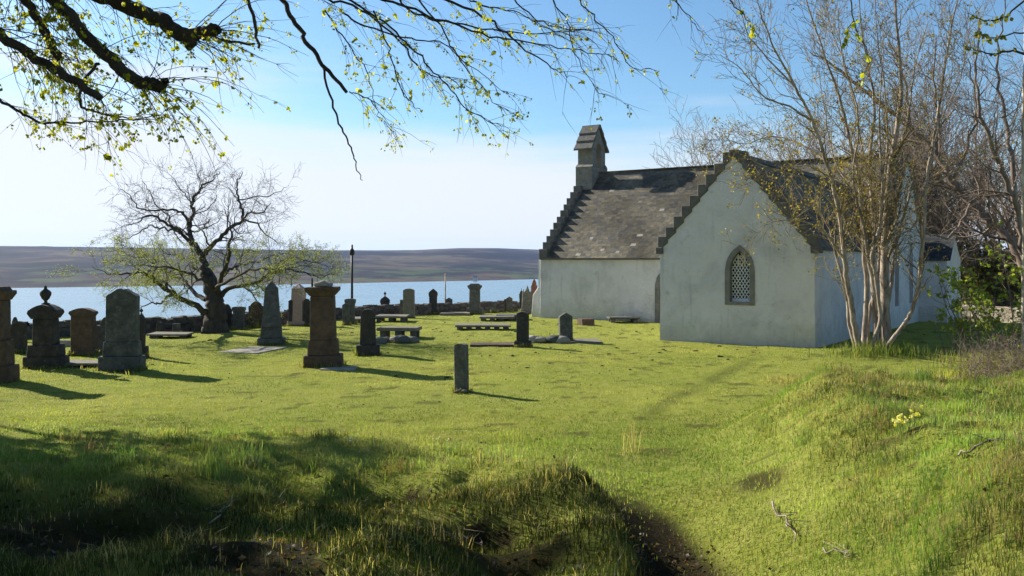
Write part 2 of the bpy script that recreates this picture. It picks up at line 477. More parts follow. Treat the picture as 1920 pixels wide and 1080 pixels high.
def hill_mat():
    m, t, out = newmat('heather_moor')
    co = N(t, 'ShaderNodeNewGeometry').outputs['Position']
    mp_ = N(t, 'ShaderNodeMapping'); mp_.inputs['Scale'].default_value = (.006, .0035, .07)
    t.links.new(co, mp_.inputs['Vector'])
    n = noise(t, 1.0, 9, .62, mp_.outputs[0], .5)
    c = ramp(t, n, [(.38, (.003, .002, .008)), (.46, (.012, .008, .014)), (.53, (.034, .022, .021)), (.59, (.085, .058, .040)), (.68, (.075, .075, .03))])
    sp = N(t, 'ShaderNodeSeparateXYZ'); t.links.new(co, sp.inputs[0])
    lw = N(t, 'ShaderNodeMapRange'); lw.inputs['From Min'].default_value = 3; lw.inputs['From Max'].default_value = -22
    t.links.new(sp.outputs['Z'], lw.inputs['Value'])
    n2 = noise(t, 2.6, 6, .6, mp_.outputs[0])
    gr = ramp(t, n2, [(.5, (0, 0, 0)), (.6, (1, 1, 1))])
    c = mixc(t, mth(t, 'MULTIPLY', mth(t, 'MULTIPLY', lw.outputs[0], gr), .7, clamp=True), c, (.07, .10, .03))
    principled(t, out, c, 1, None, .05)
    return m
ts = np.linspace(-1.3, 1.6, 420)
vs01 = np.concatenate([np.linspace(0, 1, 46), [1.25, 1.6]])
HV = np.zeros((len(vs01), len(ts), 3))
pxs = 960 + F * ts
shore_py = np.interp(pxs, [-800, 0, 600, 1010, 1600, 3000], [547, 543, 535, 525, 519, 515])
crest_py = np.interp(pxs, [-1400, -200, 0, 100, 300, 640, 780, 860, 940, 1010, 1200, 1500, 2200, 3600], [470, 462, 461, 462, 465, 469.5, 469, 465, 465.5, 468, 470, 474, 468, 466])
shore_d = (CZ - WZ) * F / (shore_py - HY)
crest_d = shore_d * 2.3
crest_z = CZ + (HY - crest_py) / F * crest_d
for i, v in enumerate(vs01):
    d = shore_d + (crest_d - shore_d) * v
    vv = min(v, 1)
    prof = .78 * vv ** .85 + .22 * vv * vv * (3 - 2 * vv)
    z = (WZ - 3) + (crest_z - WZ + 3) * prof
    z = z + 10 * fbm(ts * 14 + 3, v * 5 + 8 + ts * 0, 4) * sin(pi * min(vv, 1)) * 1.2 + 1.2 * fbm(ts * 60, v * 9 + ts * 0, 3) * vv
    if v > 1: z = z - (v - 1) * 60
    HV[i, :, 0] = ts * d; HV[i, :, 1] = d; HV[i, :, 2] = z
idx = np.arange(HV.shape[0] * HV.shape[1]).reshape(HV.shape[:2])
fc = np.stack([idx[:-1, :-1], idx[:-1, 1:], idx[1:, 1:], idx[1:, :-1]], -1).reshape(-1, 4)
me = fast_mesh('moorland_hills', HV.reshape(-1, 3), fc, None, True)
tagit(link('moorland_hills', me, hill_mat()), kind='structure')

# ------------------------------------------------------------------ air
hm, ht, hout = newmat('haze_air')
pv = N(ht, 'ShaderNodeVolumePrincipled')
pv.inputs['Color'].default_value = (.40, .60, 1.0, 1)
pv.inputs['Density'].default_value = 0.00007
pv.inputs['Anisotropy'].default_value = 0.2
ht.links.new(pv.outputs[0], hout.inputs['Volume'])
bm = bmesh.new(); box(bm, -6500, 6500, -300, 7000, -40, 120)
tagit(frombm('haze', bm, hm), kind='stuff', label='pale blue air between the churchyard and far moor')

# ------------------------------------------------------------------ church
TH = 0.591
A0 = Vector((4.438, 27.15, 0))
church = empty('church', A0, 'white harled stone church with slate roofs and crowstepped gables', 'church', None, -TH)
WW, WE, WA = 4.55, 2.75, 5.45                # wing width, eave, apex
NU0, NU1, NV0, NV1, NE, NR = -9.14, 4.78, 7.84, 15.42, 2.55, 6.29
NVR = (NV0 + NV1) / 2
def wdisp(P):
    a = 0.030
    return np.stack([a * fbm(P[:, 2] * 1.7 + 3, P[:, 1] * 1.3 + P[:, 0], 3), a * fbm(P[:, 2] * 1.5 + 30, P[:, 0] * 1.3, 3), 0 * P[:, 0]], -1)
def sheet(name, org, du, length, topf, holes=(), mat=None, parent=None, depth=.25, inward=None, step=.1, zb=-.4):
    """upright wall face along du from org, with openings (u0,u1,bottom,topfunc)"""
    org = np.array(org, float); du = np.array(du, float)
    us = sorted(set([round(v, 4) for v in np.linspace(0, length, int(length / step) + 1)] + [round(h[i], 4) for h in holes for i in (0, 1)]
                    + [round((h[0] + h[1]) / 2, 4) for h in holes]))
    V = []; Fc = []
    def quad(p):
        b = len(V); V.extend(p); Fc.append([b, b + 1, b + 2, b + 3])
    for a, b in zip(us, us[1:]):
        mid = (a + b) / 2
        hs = [h for h in holes if h[0] < mid < h[1]]
        spans = [((zb, zb), (topf(a), topf(b)))]
        if hs:
            h = hs[0]
            spans = [((zb, zb), (h[2], h[2])), ((h[3](a), h[3](b)), (topf(a), topf(b)))]
        for (l0, l1), (t0, t1) in spans:
            n = max(1, int((max(t0, t1) - l0) / .15))
            for k in range(n):
                z = [l0 + (t0 - l0) * k / n, l1 + (t1 - l1) * k / n, l1 + (t1 - l1) * (k + 1) / n, l0 + (t0 - l0) * (k + 1) / n]
                quad([tuple(org + du * q) for q in ()] + [(*(org + du * a)[:2], z[0]), (*(org + du * b)[:2], z[1]), (*(org + du * b)[:2], z[2]), (*(org + du * a)[:2], z[3])])
    V = np.array(V); V[:, :] += wdisp(V)
    inn = np.array(inward, float)
    for h in holes:
        hu = [u for u in us if h[0] <= u <= h[1]]
        rim = [(u, h[3](u)) for u in hu]
        loop = [(h[0], h[2])] + rim + [(h[1], h[2])]
        P = []
        for u, z in loop: P.append((*(org + du * u)[:2], z))
        P = np.array(P); Q = P + wdisp(P); R_ = P + inn * depth
        b = len(V); V = np.concatenate([V, Q, R_]); n = len(loop)
        for i in range(n):
            j = (i + 1) % n
            Fc.append([b + i, b + j, b + n + j, b + n + i])
    me = fast_mesh(name, V, Fc)
    bmm = bmesh.new(); bmm.from_mesh(me); bmesh.ops.remove_doubles(bmm, verts=bmm.verts, dist=.0008); bmm.to_mesh(me); bmm.free()
    return link(name, me, mat or M['harl'], parent)
def arch(c, hw, spring, rise):
    """pointed arch top: z as a function of u"""
    def f(u):
        t = min(1, abs(u - c) / hw)
        R = (hw * hw + rise * rise) / (2 * hw)
        return spring + sqrt(max(0, R * R - (R - hw + hw * t) ** 2)) if t < 1 else spring
    return f
def arch_ring(bm, c, hw_o, sp_o, ri_o, hw_i, sp_i, ri_i, z0, y0, y1, n=10, axis='y', sill=0.0):
    fo = arch(c, hw_o, sp_o, ri_o); fi = arch(c, hw_i, sp_i, ri_i)
    o = [(c - hw_o, z0)] + [(c - hw_o + 2 * hw_o * k / (2 * n), fo(c - hw_o + 2 * hw_o * k / (2 * n))) for k in range(2 * n + 1)] + [(c + hw_o, z0)]
    i_ = [(c - hw_i, z0 + sill)] + [(c - hw_i + 2 * hw_i * k / (2 * n), fi(c - hw_i + 2 * hw_i * k / (2 * n))) for k in range(2 * n + 1)] + [(c + hw_i, z0 + sill)]
    f = (lambda p, t: (p[0], t, p[1])) if axis == 'y' else (lambda p, t: (t, p[0], p[1]))
    rings = [[bm.verts.new(f(p, t)) for p in L] for L, t in ((o, y0), (i_, y0), (i_, y1), (o, y1))]
    m = len(o)
    for a, b in ((0, 1), (1, 2), (3, 0)):
        for k in range(m - 1): bm.faces.new([rings[a][k], rings[a][k + 1], rings[b][k + 1], rings[b][k]])
    if sill > 0: bm.faces.new([rings[0][0], rings[1][0], rings[1][-1], rings[0][-1]])
    if sill > 0: bm.faces.new([rings[1][0], rings[2][0], rings[2][-1], rings[1][-1]])
def mat_plain(name, c, rough=.6, spec=.3, nsc=12):
    m, t, out = newmat(name)
    n = noise(t, nsc, 5, .6)
    col = mixc(t, 1.0, c, ramp(t, n, [(.3, (.8,) * 3), (.7, (1.15,) * 3)]), 'MULTIPLY')
    principled(t, out, col, rough, bump(t, n, .2, .005), spec)
    return m
M['glass'] = mat_plain('dark_window_glass', (.012, .014, .016), .08, .6)
M['white_paint'] = mat_plain('white_painted_lead', (.68, .69, .70), .5)
M['door_wood'] = mat_plain('dark_door_wood', (.03, .022, .018), .6)
M['iron'] = mat_plain('black_iron', (.02, .02, .02), .5)

# wing (aisle) walls
wtop = lambda u: WE + (WA - WE) * (1 - abs(u - WW / 2) / (WW / 2))
WC, WHW = 2.456, .31
wa = arch(WC, .41, 2.10, .70)
sheet('gable_wall', (0, 0), (1, 0), WW, wtop, [(WC - .41, WC + .41, 1.15, wa)], parent=church, inward=(0, 1, 0), depth=.1)
sheet('side_wall', (0, 0), (0, 1), NV0 + .3, lambda u: WE, parent=church, inward=(1, 0, 0))
sheet('side_wall', (WW, 0), (0, 1), NV0 + .3, lambda u: WE, parent=church, inward=(-1, 0, 0))
win = bpy.data.objects.new('window', None); COL.objects.link(win); win.parent = church
bm = bmesh.new()
arch_ring(bm, WC, .435, 2.10, .73, .29, 2.12, .54, 1.125, -.025, .24, 10, 'y', .09)
frombm('stone_surround', bm, M['trim'], win)
bm = bmesh.new(); prism(bm, [(WC - .33, 1.2), (WC + .33, 1.2), (WC + .33, 2.2), (WC, 2.75), (WC - .33, 2.2)], .20, .22)
frombm('glass_pane', bm, M['glass'], win)
bm = bmesh.new()
fi = arch(WC, .285, 2.12, .53)
def clipped_bars(bm, inside, cx, pitch, slope, y0, y1, w):
    for sgn in (-1, 1):
        for k in range(-26, 30):
            pts = []
            for q in range(300):
                z = 1.22 + q * .006
                u = cx + sgn * ((z - 1.2) / slope) + k * pitch
                if inside(u, z): pts.append((u, z))
                else:
                    if len(pts) > 3:
                        a, b = pts[0], pts[-1]
                        prism(bm, [(a[0] - w, a[1]), (a[0] + w, a[1]), (b[0] + w, b[1]), (b[0] - w, b[1])], y0, y1)
                    pts = []
inside = lambda u, z: abs(u - WC) < .285 and z > 1.29 and z < fi(u)
clipped_bars(bm, inside, WC, .098, 1.55, .150, .164, .0135)
prism(bm, [(WC - .285, 1.215), (WC + .285, 1.215), (WC + .285, 1.29), (WC - .285, 1.29)], .135, .175)
prism(bm, [(WC - .11, 2.28), (WC - .085, 2.28), (WC - .085, 2.5), (WC - .11, 2.5)], .140, .168)
prism(bm, [(WC + .085, 2.28), (WC + .11, 2.28), (WC + .11, 2.5), (WC + .085, 2.5)], .140, .168)
prism(bm, [(WC - .11, 2.5), (WC + .11, 2.5), (WC + .11, 2.525), (WC - .11, 2.525)], .141, .167)
frombm('diamond_lattice', bm, M['white_paint'], win)

# nave walls
DC = -3.20
da = arch(DC - NU0, .5, 1.35, .55)
nl = NU1 - NU0
sheet('long_wall', (NU0, NV0), (1, 0), nl, lambda u: NE, [(DC - NU0 - .5, DC - NU0 + .5, -.35, da)], parent=church, inward=(0, 1, 0), depth=.3, step=.15)
ntop = lambda u: NE + (NR - NE) * (1 - abs(u - (NV1 - NV0) / 2) / ((NV1 - NV0) / 2))
l1, l2 = NVR - NV0 - 1.9, NVR - NV0 + .75
L1 = arch(l1, .34, 2.6, .5); L2 = arch(l2, .34, 2.6, .5)
sheet('gable_wall', (NU1, NV0), (0, 1), NV1 - NV0, ntop, [(l1 - .34, l1 + .34, .75, L1), (l2 - .34, l2 + .34, .75, L2)], parent=church, inward=(-1, 0, 0), depth=.22, step=.12)
sheet('gable_wall', (NU0, NV0), (0, 1), NV1 - NV0, ntop, parent=church, inward=(1, 0, 0), step=.15)
sheet('long_wall', (NU0, NV1), (1, 0), nl, lambda u: NE, parent=church, inward=(0, -1, 0), step=.5)
for lc in (l1, l2):
    w_ = bpy.data.objects.new('lancet_window', None); COL.objects.link(w_); w_.parent = church
    bm = bmesh.new(); prism(bm, [(NV0 + lc - .4, .7), (NV0 + lc + .4, .7), (NV0 + lc + .4, 3.2), (NV0 + lc - .4, 3.2)], NU1 - .17, NU1 - .15, 'x')
    frombm('glass_pane', bm, M['glass'], w_)
    bm = bmesh.new()
    for k in range(1, 8):
        z = .85 + k * .28
        prism(bm, [(NV0 + lc - .34, z), (NV0 + lc + .34, z), (NV0 + lc + .34, z + .02), (NV0 + lc - .34, z + .02)], NU1 - .145, NU1 - .13, 'x')
    frombm('glazing_bars', bm, M['iron'], w_)
dr = bpy.data.objects.new('doorway', None); COL.objects.link(dr); dr.parent = church
bm = bmesh.new(); arch_ring(bm, DC, .60, 1.42, .62, .42, 1.38, .50, -.3, NV0 - .03, NV0 + .22, 8)
frombm('stone_surround', bm, M['trim'], dr)
bm = bmesh.new(); prism(bm, [(DC - .48, -.3), (DC + .48, -.3), (DC + .48, 1.5), (DC, 2.0), (DC - .48, 1.5)], NV0 + .18, NV0 + .24)
for k in range(6):
    box(bm, DC - .44 + k * .148, DC - .44 + k * .148 + .135, NV0 + .165, NV0 + .185, -.3, 1.45)
frombm('plank_door', bm, M['door_wood'], dr)

# roofs: every slate is real, laid in overlapping courses
def slates(name, org, along, up, length, slope_len, parent, seed, sw=.21, course=.14, keep=None, pal=None):
    rng = np.random.RandomState(seed)
    org = np.array(org, float); along = np.array(along, float); up = np.array(up, float)
    nrm = np.cross(along, up); nrm /= np.linalg.norm(nrm)
    if nrm[2] < 0: nrm = -nrm
    V = []; Fc = []; C = []
    pal = pal or [(.125, .110, .080), (.100, .092, .075), (.145, .125, .088), (.085, .080, .072), (.135, .118, .078)]
    rows = int(slope_len / course)
    for r in range(rows):
        s = r * course; u = -rng.rand() * sw; jr = 0
        while u < length:
            w = sw * rng.uniform(.7, 1.25)
            a, b = max(0, u), min(length, u + w - .003)
            u += w
            if b - a < .03: continue
            if keep and not keep(a, b, s): continue
            lift = .007; th = .006; tw = 0.0
            p = [org + along * a + up * (s - .004 * rng.rand()) + nrm * (lift + tw), org + along * b + up * (s - .004 * rng.rand()) + nrm * (lift - tw),
                 org + along * b + up * (s + course * 1.7) + nrm * .003, org + along * a + up * (s + course * 1.7) + nrm * .003]
            q = [v - nrm * th for v in p]
            k = len(V); V += p + q
            Fc += [[k, k + 1, k + 2, k + 3], [k, k + 4, k + 5, k + 1], [k, k + 3, k + 7, k + 4], [k + 1, k + 5, k + 6, k + 2]]
            c = np.array(pal[rng.randint(len(pal))]) * rng.uniform(.66, 1.08) * float(np.clip(1 + 1.4 * fbm(a * .9 + seed * 9, s * .9, 3), .5, 1.5))
            if rng.rand() < .004: c = np.array((.30, .28, .24))
            C += [c] * 8
    me = fast_mesh(name, V, Fc, np.array(C))
    return link(name, me, M['slate'], parent)
ns = sqrt((NR - NE) ** 2 + (NVR - NV0) ** 2)
upn = np.array([0, (NVR - NV0) / ns, (NR - NE) / ns])
roof = slates('nave_roof', (NU0 + .22, NV0 - .09, NE - .06), (1, 0, 0), upn, nl - .44, ns + .12, church, 1)
def deck(name, P, parent):
    me = fast_mesh(name, P, [[0, 1, 2, 3]])
    return link(name, me, M['cope'], parent)
deck('roof_deck', [(NU0 + .2, NV0 - .05, NE - .06), (NU1 - .2, NV0 - .05, NE - .06), (NU1 - .2, NVR, NR - .02), (NU0 + .2, NVR, NR - .02)], roof)
slates('nave_roof', (NU0 + .22, NV1 + .09, NE - .06), (1, 0, 0), upn * np.array([1, -1, 1]), nl - .44, ns + .12, church, 2, .4, .3)
bm = bmesh.new()
u = NU0 + .5
rr = random.Random(5)
while u < NU1 - .3:
    w = rr.uniform(.4, .6)
    z = NR - .03 + rr.uniform(-.012, .012)
    prism(bm, [(NVR - .17, z - .10), (NVR, z + .10), (NVR + .17, z - .10), (NVR + .13, z - .13), (NVR, z), (NVR - .13, z - .13)], u, min(u + w - .01, NU1 - .3), 'x')
    u += w
frombm('roof_ridge', bm, M['cope'], church)
wsl = sqrt((WA - WE) ** 2 + (WW / 2) ** 2)
upl = np.array([(WW / 2) / wsl, 0, (WA - WE) / wsl])
inter = NV0 + (WA - NE) * (NVR - NV0) / (NR - NE)
wlen = inter - .22
r2 = slates('wing_roof', (-.07, .22, WE - .08), (0, 1, 0), upl, wlen, wsl + .08, church, 3)
r3 = slates('wing_roof', (WW + .07, .22, WE - .08), (0, 1, 0), upl * np.array([-1, 1, 1]), wlen, wsl + .08, church, 4)
deck('roof_deck', [(0, .2, WE - .03), (0, inter, WE - .03), (WW / 2, inter, WA - .02), (WW / 2, .2, WA - .02)], r2)
deck('roof_deck', [(WW, .2, WE - .03), (WW, inter, WE - .03), (WW / 2, inter, WA - .02), (WW / 2, .2, WA - .02)], r3)
bm = bmesh.new(); v = .35
while v < inter - .1:
    w = rr.uniform(.4, .6)
    prism(bm, [(WW / 2 - .15, WA - .12), (WW / 2, WA + .07), (WW / 2 + .15, WA - .12), (WW / 2, WA - .02)], v, min(v + w - .01, inter), 'y')
    v += w
frombm('roof_ridge', bm, M['cope'], church)

def crowsteps(bm, c, half, ze, za, t0, t1, axis, sides=(-1, 1), h=.29, seed=1):
    r_ = random.Random(seed)
    n = int(round((za - ze) / h)); hh = (za - ze) / n; run = half / n
    for sd in sides:
        for k in range(n):
            s0 = half - k * run; s1 = s0 - run; z0 = ze + k * hh
            j = r_.uniform(-.012, .012)
            pts = [(c + sd * (s0 + .07), z0 - .10), (c + sd * (s1), z0 + hh - .13), (c + sd * s1, z0 + hh + .05 + j), (c + sd * (s0 + .07), z0 + hh + .05 + j)]
            prism(bm, pts, t0 + r_.uniform(-.01, .01), t1 + r_.uniform(-.01, .01), axis)
    prism(bm, [(c - run * .5, za - .10), (c + run * .5, za - .10), (c + run * .5, za + .11), (c - run * .5, za + .11)], t0 - .015, t1 + .015, axis)
bm = bmesh.new(); crowsteps(bm, WW / 2, WW / 2, WE, WA, -.035, .36, 'y', seed=2)
box(bm, -.13, .1, -.05, .36, WE - .16, WE + .04); box(bm, WW - .1, WW + .13, -.05, .36, WE - .16, WE + .04)
frombm('crowsteps', bm, M['cope'], church, .012)
bm = bmesh.new(); crowsteps(bm, NVR, NVR - NV0, NE, NR, NU0 - .035, NU0 + .36, 'x', seed=3)
frombm('crowsteps', bm, M['cope'], church, .012)
bm = bmesh.new(); crowsteps(bm, NVR, NVR - NV0, NE, NR, NU1 - .36, NU1 + .035, 'x', seed=4)
frombm('crowsteps', bm, M['cope'], church, .012)

# bellcote over the west gable
bc = bpy.data.objects.new('bellcote', None); COL.objects.link(bc); bc.parent = church
cu, cv = NU0 + .40, NVR
bm = bmesh.new()
box(bm, cu - .43, cu + .43, cv - .74, cv + .74, 5.45, 6.62)
for sgn in (-1, 1):
    prism(bm, [(cv + sgn * .76, 6.62), (cv + sgn * .60, 6.78), (cv + sgn * .5, 6.78), (cv + sgn * .5, 6.62)], cu - .44, cu + .44, 'x')
frombm('pedestal', bm, M['trim'], bc, .015)
bm = bmesh.new()
for sgn in (-1, 1):
    box(bm, cu - .38, cu + .38, cv + sgn * .25 if sgn > 0 else cv - .62, cv + .62 if sgn > 0 else cv - .25, 6.63, 7.45)
frombm('pier', bm, M['trim'], bc, .015)
bm = bmesh.new()
ap = [(cv - .62, 7.452)] + [(cv - .25 + .5 * k / 10, 7.452 + .28 * sqrt(max(0, 1 - ((k - 5) / 5) ** 2))) for k in range(11)] + [(cv + .62, 7.452), (cv, 8.42)]
prism(bm, ap, cu - .378, cu + .378, 'x')
frombm('arch_head', bm, M['trim'], bc)
bm = bmesh.new()
for sgn in (-1, 1):
    for k in range(3):
        a, b = k / 3, (k + 1) / 3
        y0, z0 = cv + sgn * (.76 - a * .70), 7.40 + a * 1.13
        y1, z1 = cv + sgn * (.76 - b * .70), 7.40 + b * 1.13
        o = .10
        prism(bm, [(y0, z0), (y1, z1), (y1 + sgn * .02, z1 + .04), (y0 + sgn * o, z0 + .06), (y0 + sgn * o, z0 - .02)], cu - .46 + k * .01, cu + .46 - k * .01, 'x')
prism(bm, [(cv - .12, 8.42), (cv + .12, 8.42), (cv + .07, 8.60), (cv - .07, 8.60)], cu - .45, cu + .45, 'x')
frombm('stepped_roof', bm, M['cope'], bc)
bm = bmesh.new()
# lean-to at the far end of the east gable
VV0, VU1 = 14.0, NU1 + 1.02
sheet('vestry_wall', (NU1, VV0), (1, 0), 1.02, lambda u: 2.45, parent=church, inward=(0, 1, 0), step=.2)
sheet('vestry_wall', (VU1, VV0), (0, 1), 3.6, lambda u: 2.45, parent=church, inward=(-1, 0, 0), step=.2)
slates('vestry_roof', (NU1 - .05, VV0 - .08, 2.38), (1, 0, 0), (0, .8, .6), 1.2, 1.7, church, 9, pal=[(.035, .04, .045), (.05, .052, .055), (.07, .07, .065)])
deck('vestry_deck', [(NU1, VV0 + .02, 2.43), (VU1 + .08, VV0 + .02, 2.43), (VU1 + .08, VV0 + 1.8, 3.4), (NU1, VV0 + 1.8, 3.4)], church)
bm = bmesh.new()
prism(bm, [(VV0 - .02, 2.43), (VV0 + 1.8, 3.42), (VV0 + 3.6, 2.43)], VU1 - .2, VU1 + .0, 'x')
frombm('vestry_gable', bm, M['harl'], church)
# battered white buttress on the west gable
bm = bmesh.new(); prism(bm, [(NU0 + .05, -.6), (NU0 - .75, -.6), (NU0 - .62, .9), (NU0 + .05, 1.75)], NV0 + .35, NV0 + 1.0, 'y')
frombm('buttress', bm, M['harl'], church, .03)
bm = bmesh.new()
prism(bm, [(x_, z_) for x_, z_ in ((NU0 - .03, 2.44), (NU0 - .09, 2.44), (NU0 - .09, .1), (NU0 - .03, .1))], NV0 - .02, NV0 + .05, 'y')
frombm('downpipe', bm, M['white_paint'], church)
bm = bmesh.new(); box(bm, NU0 + .05, -.02, NV0 - .13, NV0 - .065, NE - .13, NE - .07)
frombm('eaves_gutter', bm, M['cope'], church)

# ------------------------------------------------------------------ churchyard stones
def outline(style, w, h):
    a = w / 2
    P = [(-a, 0), (-a, 0)]
    if style == 'round':
        n = 10; r = a; hs = h - r * .75
        return [(-a, 0)] + [(-a * cos(pi * k / n), hs + r * .75 * sin(pi * k / n)) for k in range(n + 1)] + [(a, 0)]
    if style == 'segment':
        n = 8; hs = h - a * .3
        return [(-a, 0)] + [(-a + 2 * a * k / n, hs + a * .3 * sin(pi * k / n)) for k in range(n + 1)] + [(a, 0)]
    if style == 'gothic':
        n = 7; hs = h - a * 1.25; f = arch(0, a, hs, a * 1.25)
        return [(-a, 0)] + [(-a + 2 * a * k / (2 * n), f(-a + 2 * a * k / (2 * n))) for k in range(2 * n + 1)] + [(a, 0)]
    if style == 'peak':
        return [(-a, 0), (-a, h - a * .6), (0, h), (a, h - a * .6), (a, 0)]
    if style == 'shoulder':
        return [(-a, 0), (-a, h * .80), (-a * .72, h * .80), (-a * .66, h * .88), (-a * .3, h * .97), (0, h), (a * .3, h * .97), (a * .66, h * .88), (a * .72, h * .80), (a, h * .80), (a, 0)]
    if style == 'bulb':
        return [(-a * .8, 0), (-a * .86, h * .45), (-a * .8, h * .6), (-a, h * .68), (-a, h * .80), (-a * .6, h * .9), (-a * .15, h * .955), (0, h), (a * .15, h * .955), (a * .6, h * .9), (a, h * .80), (a, h * .68), (a * .8, h * .6), (a * .86, h * .45), (a * .8, 0)]
    if style == 'twinpeak':
        return [(-a, 0), (-a, h - .26 * w), (-a * .92, h - .26 * w), (-a * .22, h), (0, h - .10 * w), (a * .22, h - .01), (a * .92, h - .24 * w), (a, h - .26 * w), (a, 0)]
    if style == 'flare':
        return [(-a * .78, 0), (-a * .76, h * .78), (-a, h * .88), (-a, h * .97), (-a * .5, h), (a * .5, h), (a, h * .97), (a, h * .88), (a * .76, h * .78), (a * .78, 0)]
    if style == 'spires':
        return [(-a, 0), (-a * .9, h * .62), (-a * .75, h * .86), (-a * .6, h * .64), (-a * .3, h * .8), (0, h), (a * .3, h * .8), (a * .6, h * .64), (a * .75, h * .86), (a * .9, h * .62), (a, 0)]
    return [(-a, 0), (-a, h), (a, h), (a, 0)]
URN = [(.05, 0), (.11, .01), (.11, .03), (.045, .06), (.04, .10), (.10, .17), (.145, .27), (.15, .33), (.115, .38), (.06, .42), (.035, .46), (.05, .49), (.0, .53)]
def urn_bm(scale, z0):
    bm = bmesh.new()
    lathe(bm, [(max(r, .002) * scale, z0 + z * scale) for r, z in URN], 14)
    return bm
random.seed(11)
FEET = []
def stone(px, py, top, wpx, style, mat, label, name='headstone', bases=(), thick=.16, rz=0, urn=0, cap=None, tilt=(0, 0), taper=None, group=None, cat='gravestone', sink=.05):
    """a grave monument whose foot is at photo pixel (px,py); sizes in photo pixels at its distance"""
    P = hit(px, py)
    k = P.y / F
    H = (py - top) * k; W = wpx * k
    fd = (bases[0][2] if bases else thick) / 2
    P = Vector((P.x * (P.y + fd) / P.y, P.y + fd, P.z))
    t = empty(name, P, label, cat, group or 'gravestones in the churchyard', rz)
    t.rotation_euler = (tilt[0] + random.gauss(0, .010), tilt[1] + random.gauss(0, .012), rz)
    FEET.append((P.x, P.y, (bases[0][0] * .94 * k if bases else W) / 2, (bases[0][2] * .8 if bases else thick) / 2))
    z = -sink
    for i, (bw, bh, bd) in enumerate(bases):
        bw *= .94; bd *= .8
        bm = bmesh.new(); hh = bh * k + (sink if i == 0 else 0)
        frustum(bm, bw * k, bd, z, bw * k * (.98 if i == 0 else .94), bd * .97, z + hh)
        frombm('base' if i == 0 else 'plinth', bm, M[mat], t, .018)
        z += hh - .001
    body = H - z - (urn * .53 if urn else 0)
    capw = None
    if cap: capw, caph = cap[0] * k, cap[1] * k; body -= caph
    bm = bmesh.new()
    if style == 'obelisk':
        tw = (taper or .7)
        ph = W * .38
        frustum(bm, W, min(W, thick * 2.2), z, W * tw, min(W, thick * 2.2) * tw, z + body - ph)
        frustum(bm, W * tw * .999, min(W, thick * 2.2) * tw * .999, z + body - ph, .03, .03, z + body)
        frombm('shaft', bm, M[mat], t, .008)
    elif style == 'shaft':
        frustum(bm, W, thick, z, W * (taper or .94), thick * .95, z + body)
        frombm('shaft', bm, M[mat], t, .015)
    else:
        pts = [(x, z + zz) for x, zz in outline(style, W, body)]
        if taper: pts = [(x * (1 - (1 - taper) * (zz - z) / body), zz) for x, zz in pts]
        prism(bm, pts, -thick / 2, thick / 2)
        frombm('slab', bm, M[mat], t, .010)
    z += body
    if cap:
        kind = cap[2]
        bm = bmesh.new()
        cd = thick * 1.25
        if kind == 'arch':      # segmental cap with rounded ears
            n = 10; a = capw / 2
            pts = [(-W * .5, z - .001), (-a * .8, z + caph * .12), (-a, z + caph * .38), (-a * .93, z + caph * .58), (-a * .62, z + caph * .78)]
            pts = pts + [(0 - a * .3, z + caph * .93), (0, z + caph)] + [(-x, zz) for x, zz in pts[::-1]]
            pts.insert(7, (a * .3, z + caph * .93))
            prism(bm, pts, -cd / 2, cd / 2)
        else:                    # flared cornice and blocking
            frustum(bm, W * 1.0, thick * 1.0, z - .001, capw, cd, z + caph * .45)
            frustum(bm, capw * 1.02, cd * 1.02, z + caph * .45, capw * .99, cd, z + caph * .72)
            frustum(bm, capw * .8, cd * .8, z + caph * .72, capw * .6, cd * .7, z + caph)
        frombm('cap', bm, M[mat], t, .008)
        z += caph
    if urn:
        frombm('urn', urn_bm(urn, z - .01), M[mat], t, 0, True)
    return t, P, k, z

# front row, left
stone(-8, 720, 538, 38, 'shaft', 'brown', 'tall brown pedestal monument cut off by the left edge of the photo', 'pedestal_monument', [(74, 32, .62), (56, 48, .55)], .42, rz=.08, cap=(52, 26, 'c'))
stone(87, 692, 535, 40, 'shaft', 'dark', 'dark pedestal tomb with eared arched cap and slim urn finial', 'urn_monument', [(78, 22, .55), (64, 22, .48)], .34, rz=.05, urn=.80, cap=(55, 27, 'arch'))
stone(156, 668, 578, 42, 'square', 'brown', 'brown sandstone headstone with shallow curved cornice cap', 'headstone', [(52, 10, .4)], .2, rz=-.03, cap=(50, 16, 'arch'))
stone(229, 698, 541, 56, 'twinpeak', 'grey', 'broad dark grey headstone with a twin-peaked top on heavy base', 'headstone', [(84, 28, .55), (70, 28, .42)], .26, rz=.12)
stone(36, 664, 603, 27, 'round', 'dark', 'dark round-topped headstone left of the urn tomb', 'headstone', [(32, 8, .35)], .14, rz=.1)
stone(8, 655, 612, 24, 'square', 'grey', 'grey squat headstone right behind the leftmost pedestal', 'headstone', (), .14)
stone(28, 640, 594, 9, 'bulb', 'dark', 'thin dark pointed stone by the wall behind the round-topped stone', 'headstone', (), .12)
stone(183, 664, 610, 15, 'round', 'grey', 'small grey round-headed stone right of the brown headstone', 'headstone', (), .12)
stone(200, 662, 594, 26, 'shoulder', 'grey', 'grey carved stone half hidden by the twin-peaked headstone', 'headstone', (), .13)
stone(266, 672, 577, 14, 'bulb', 'dark', 'dark slim headstone with small urn behind the twin-peaked stone', 'headstone', [(22, 22, .3)], .13, urn=.28)
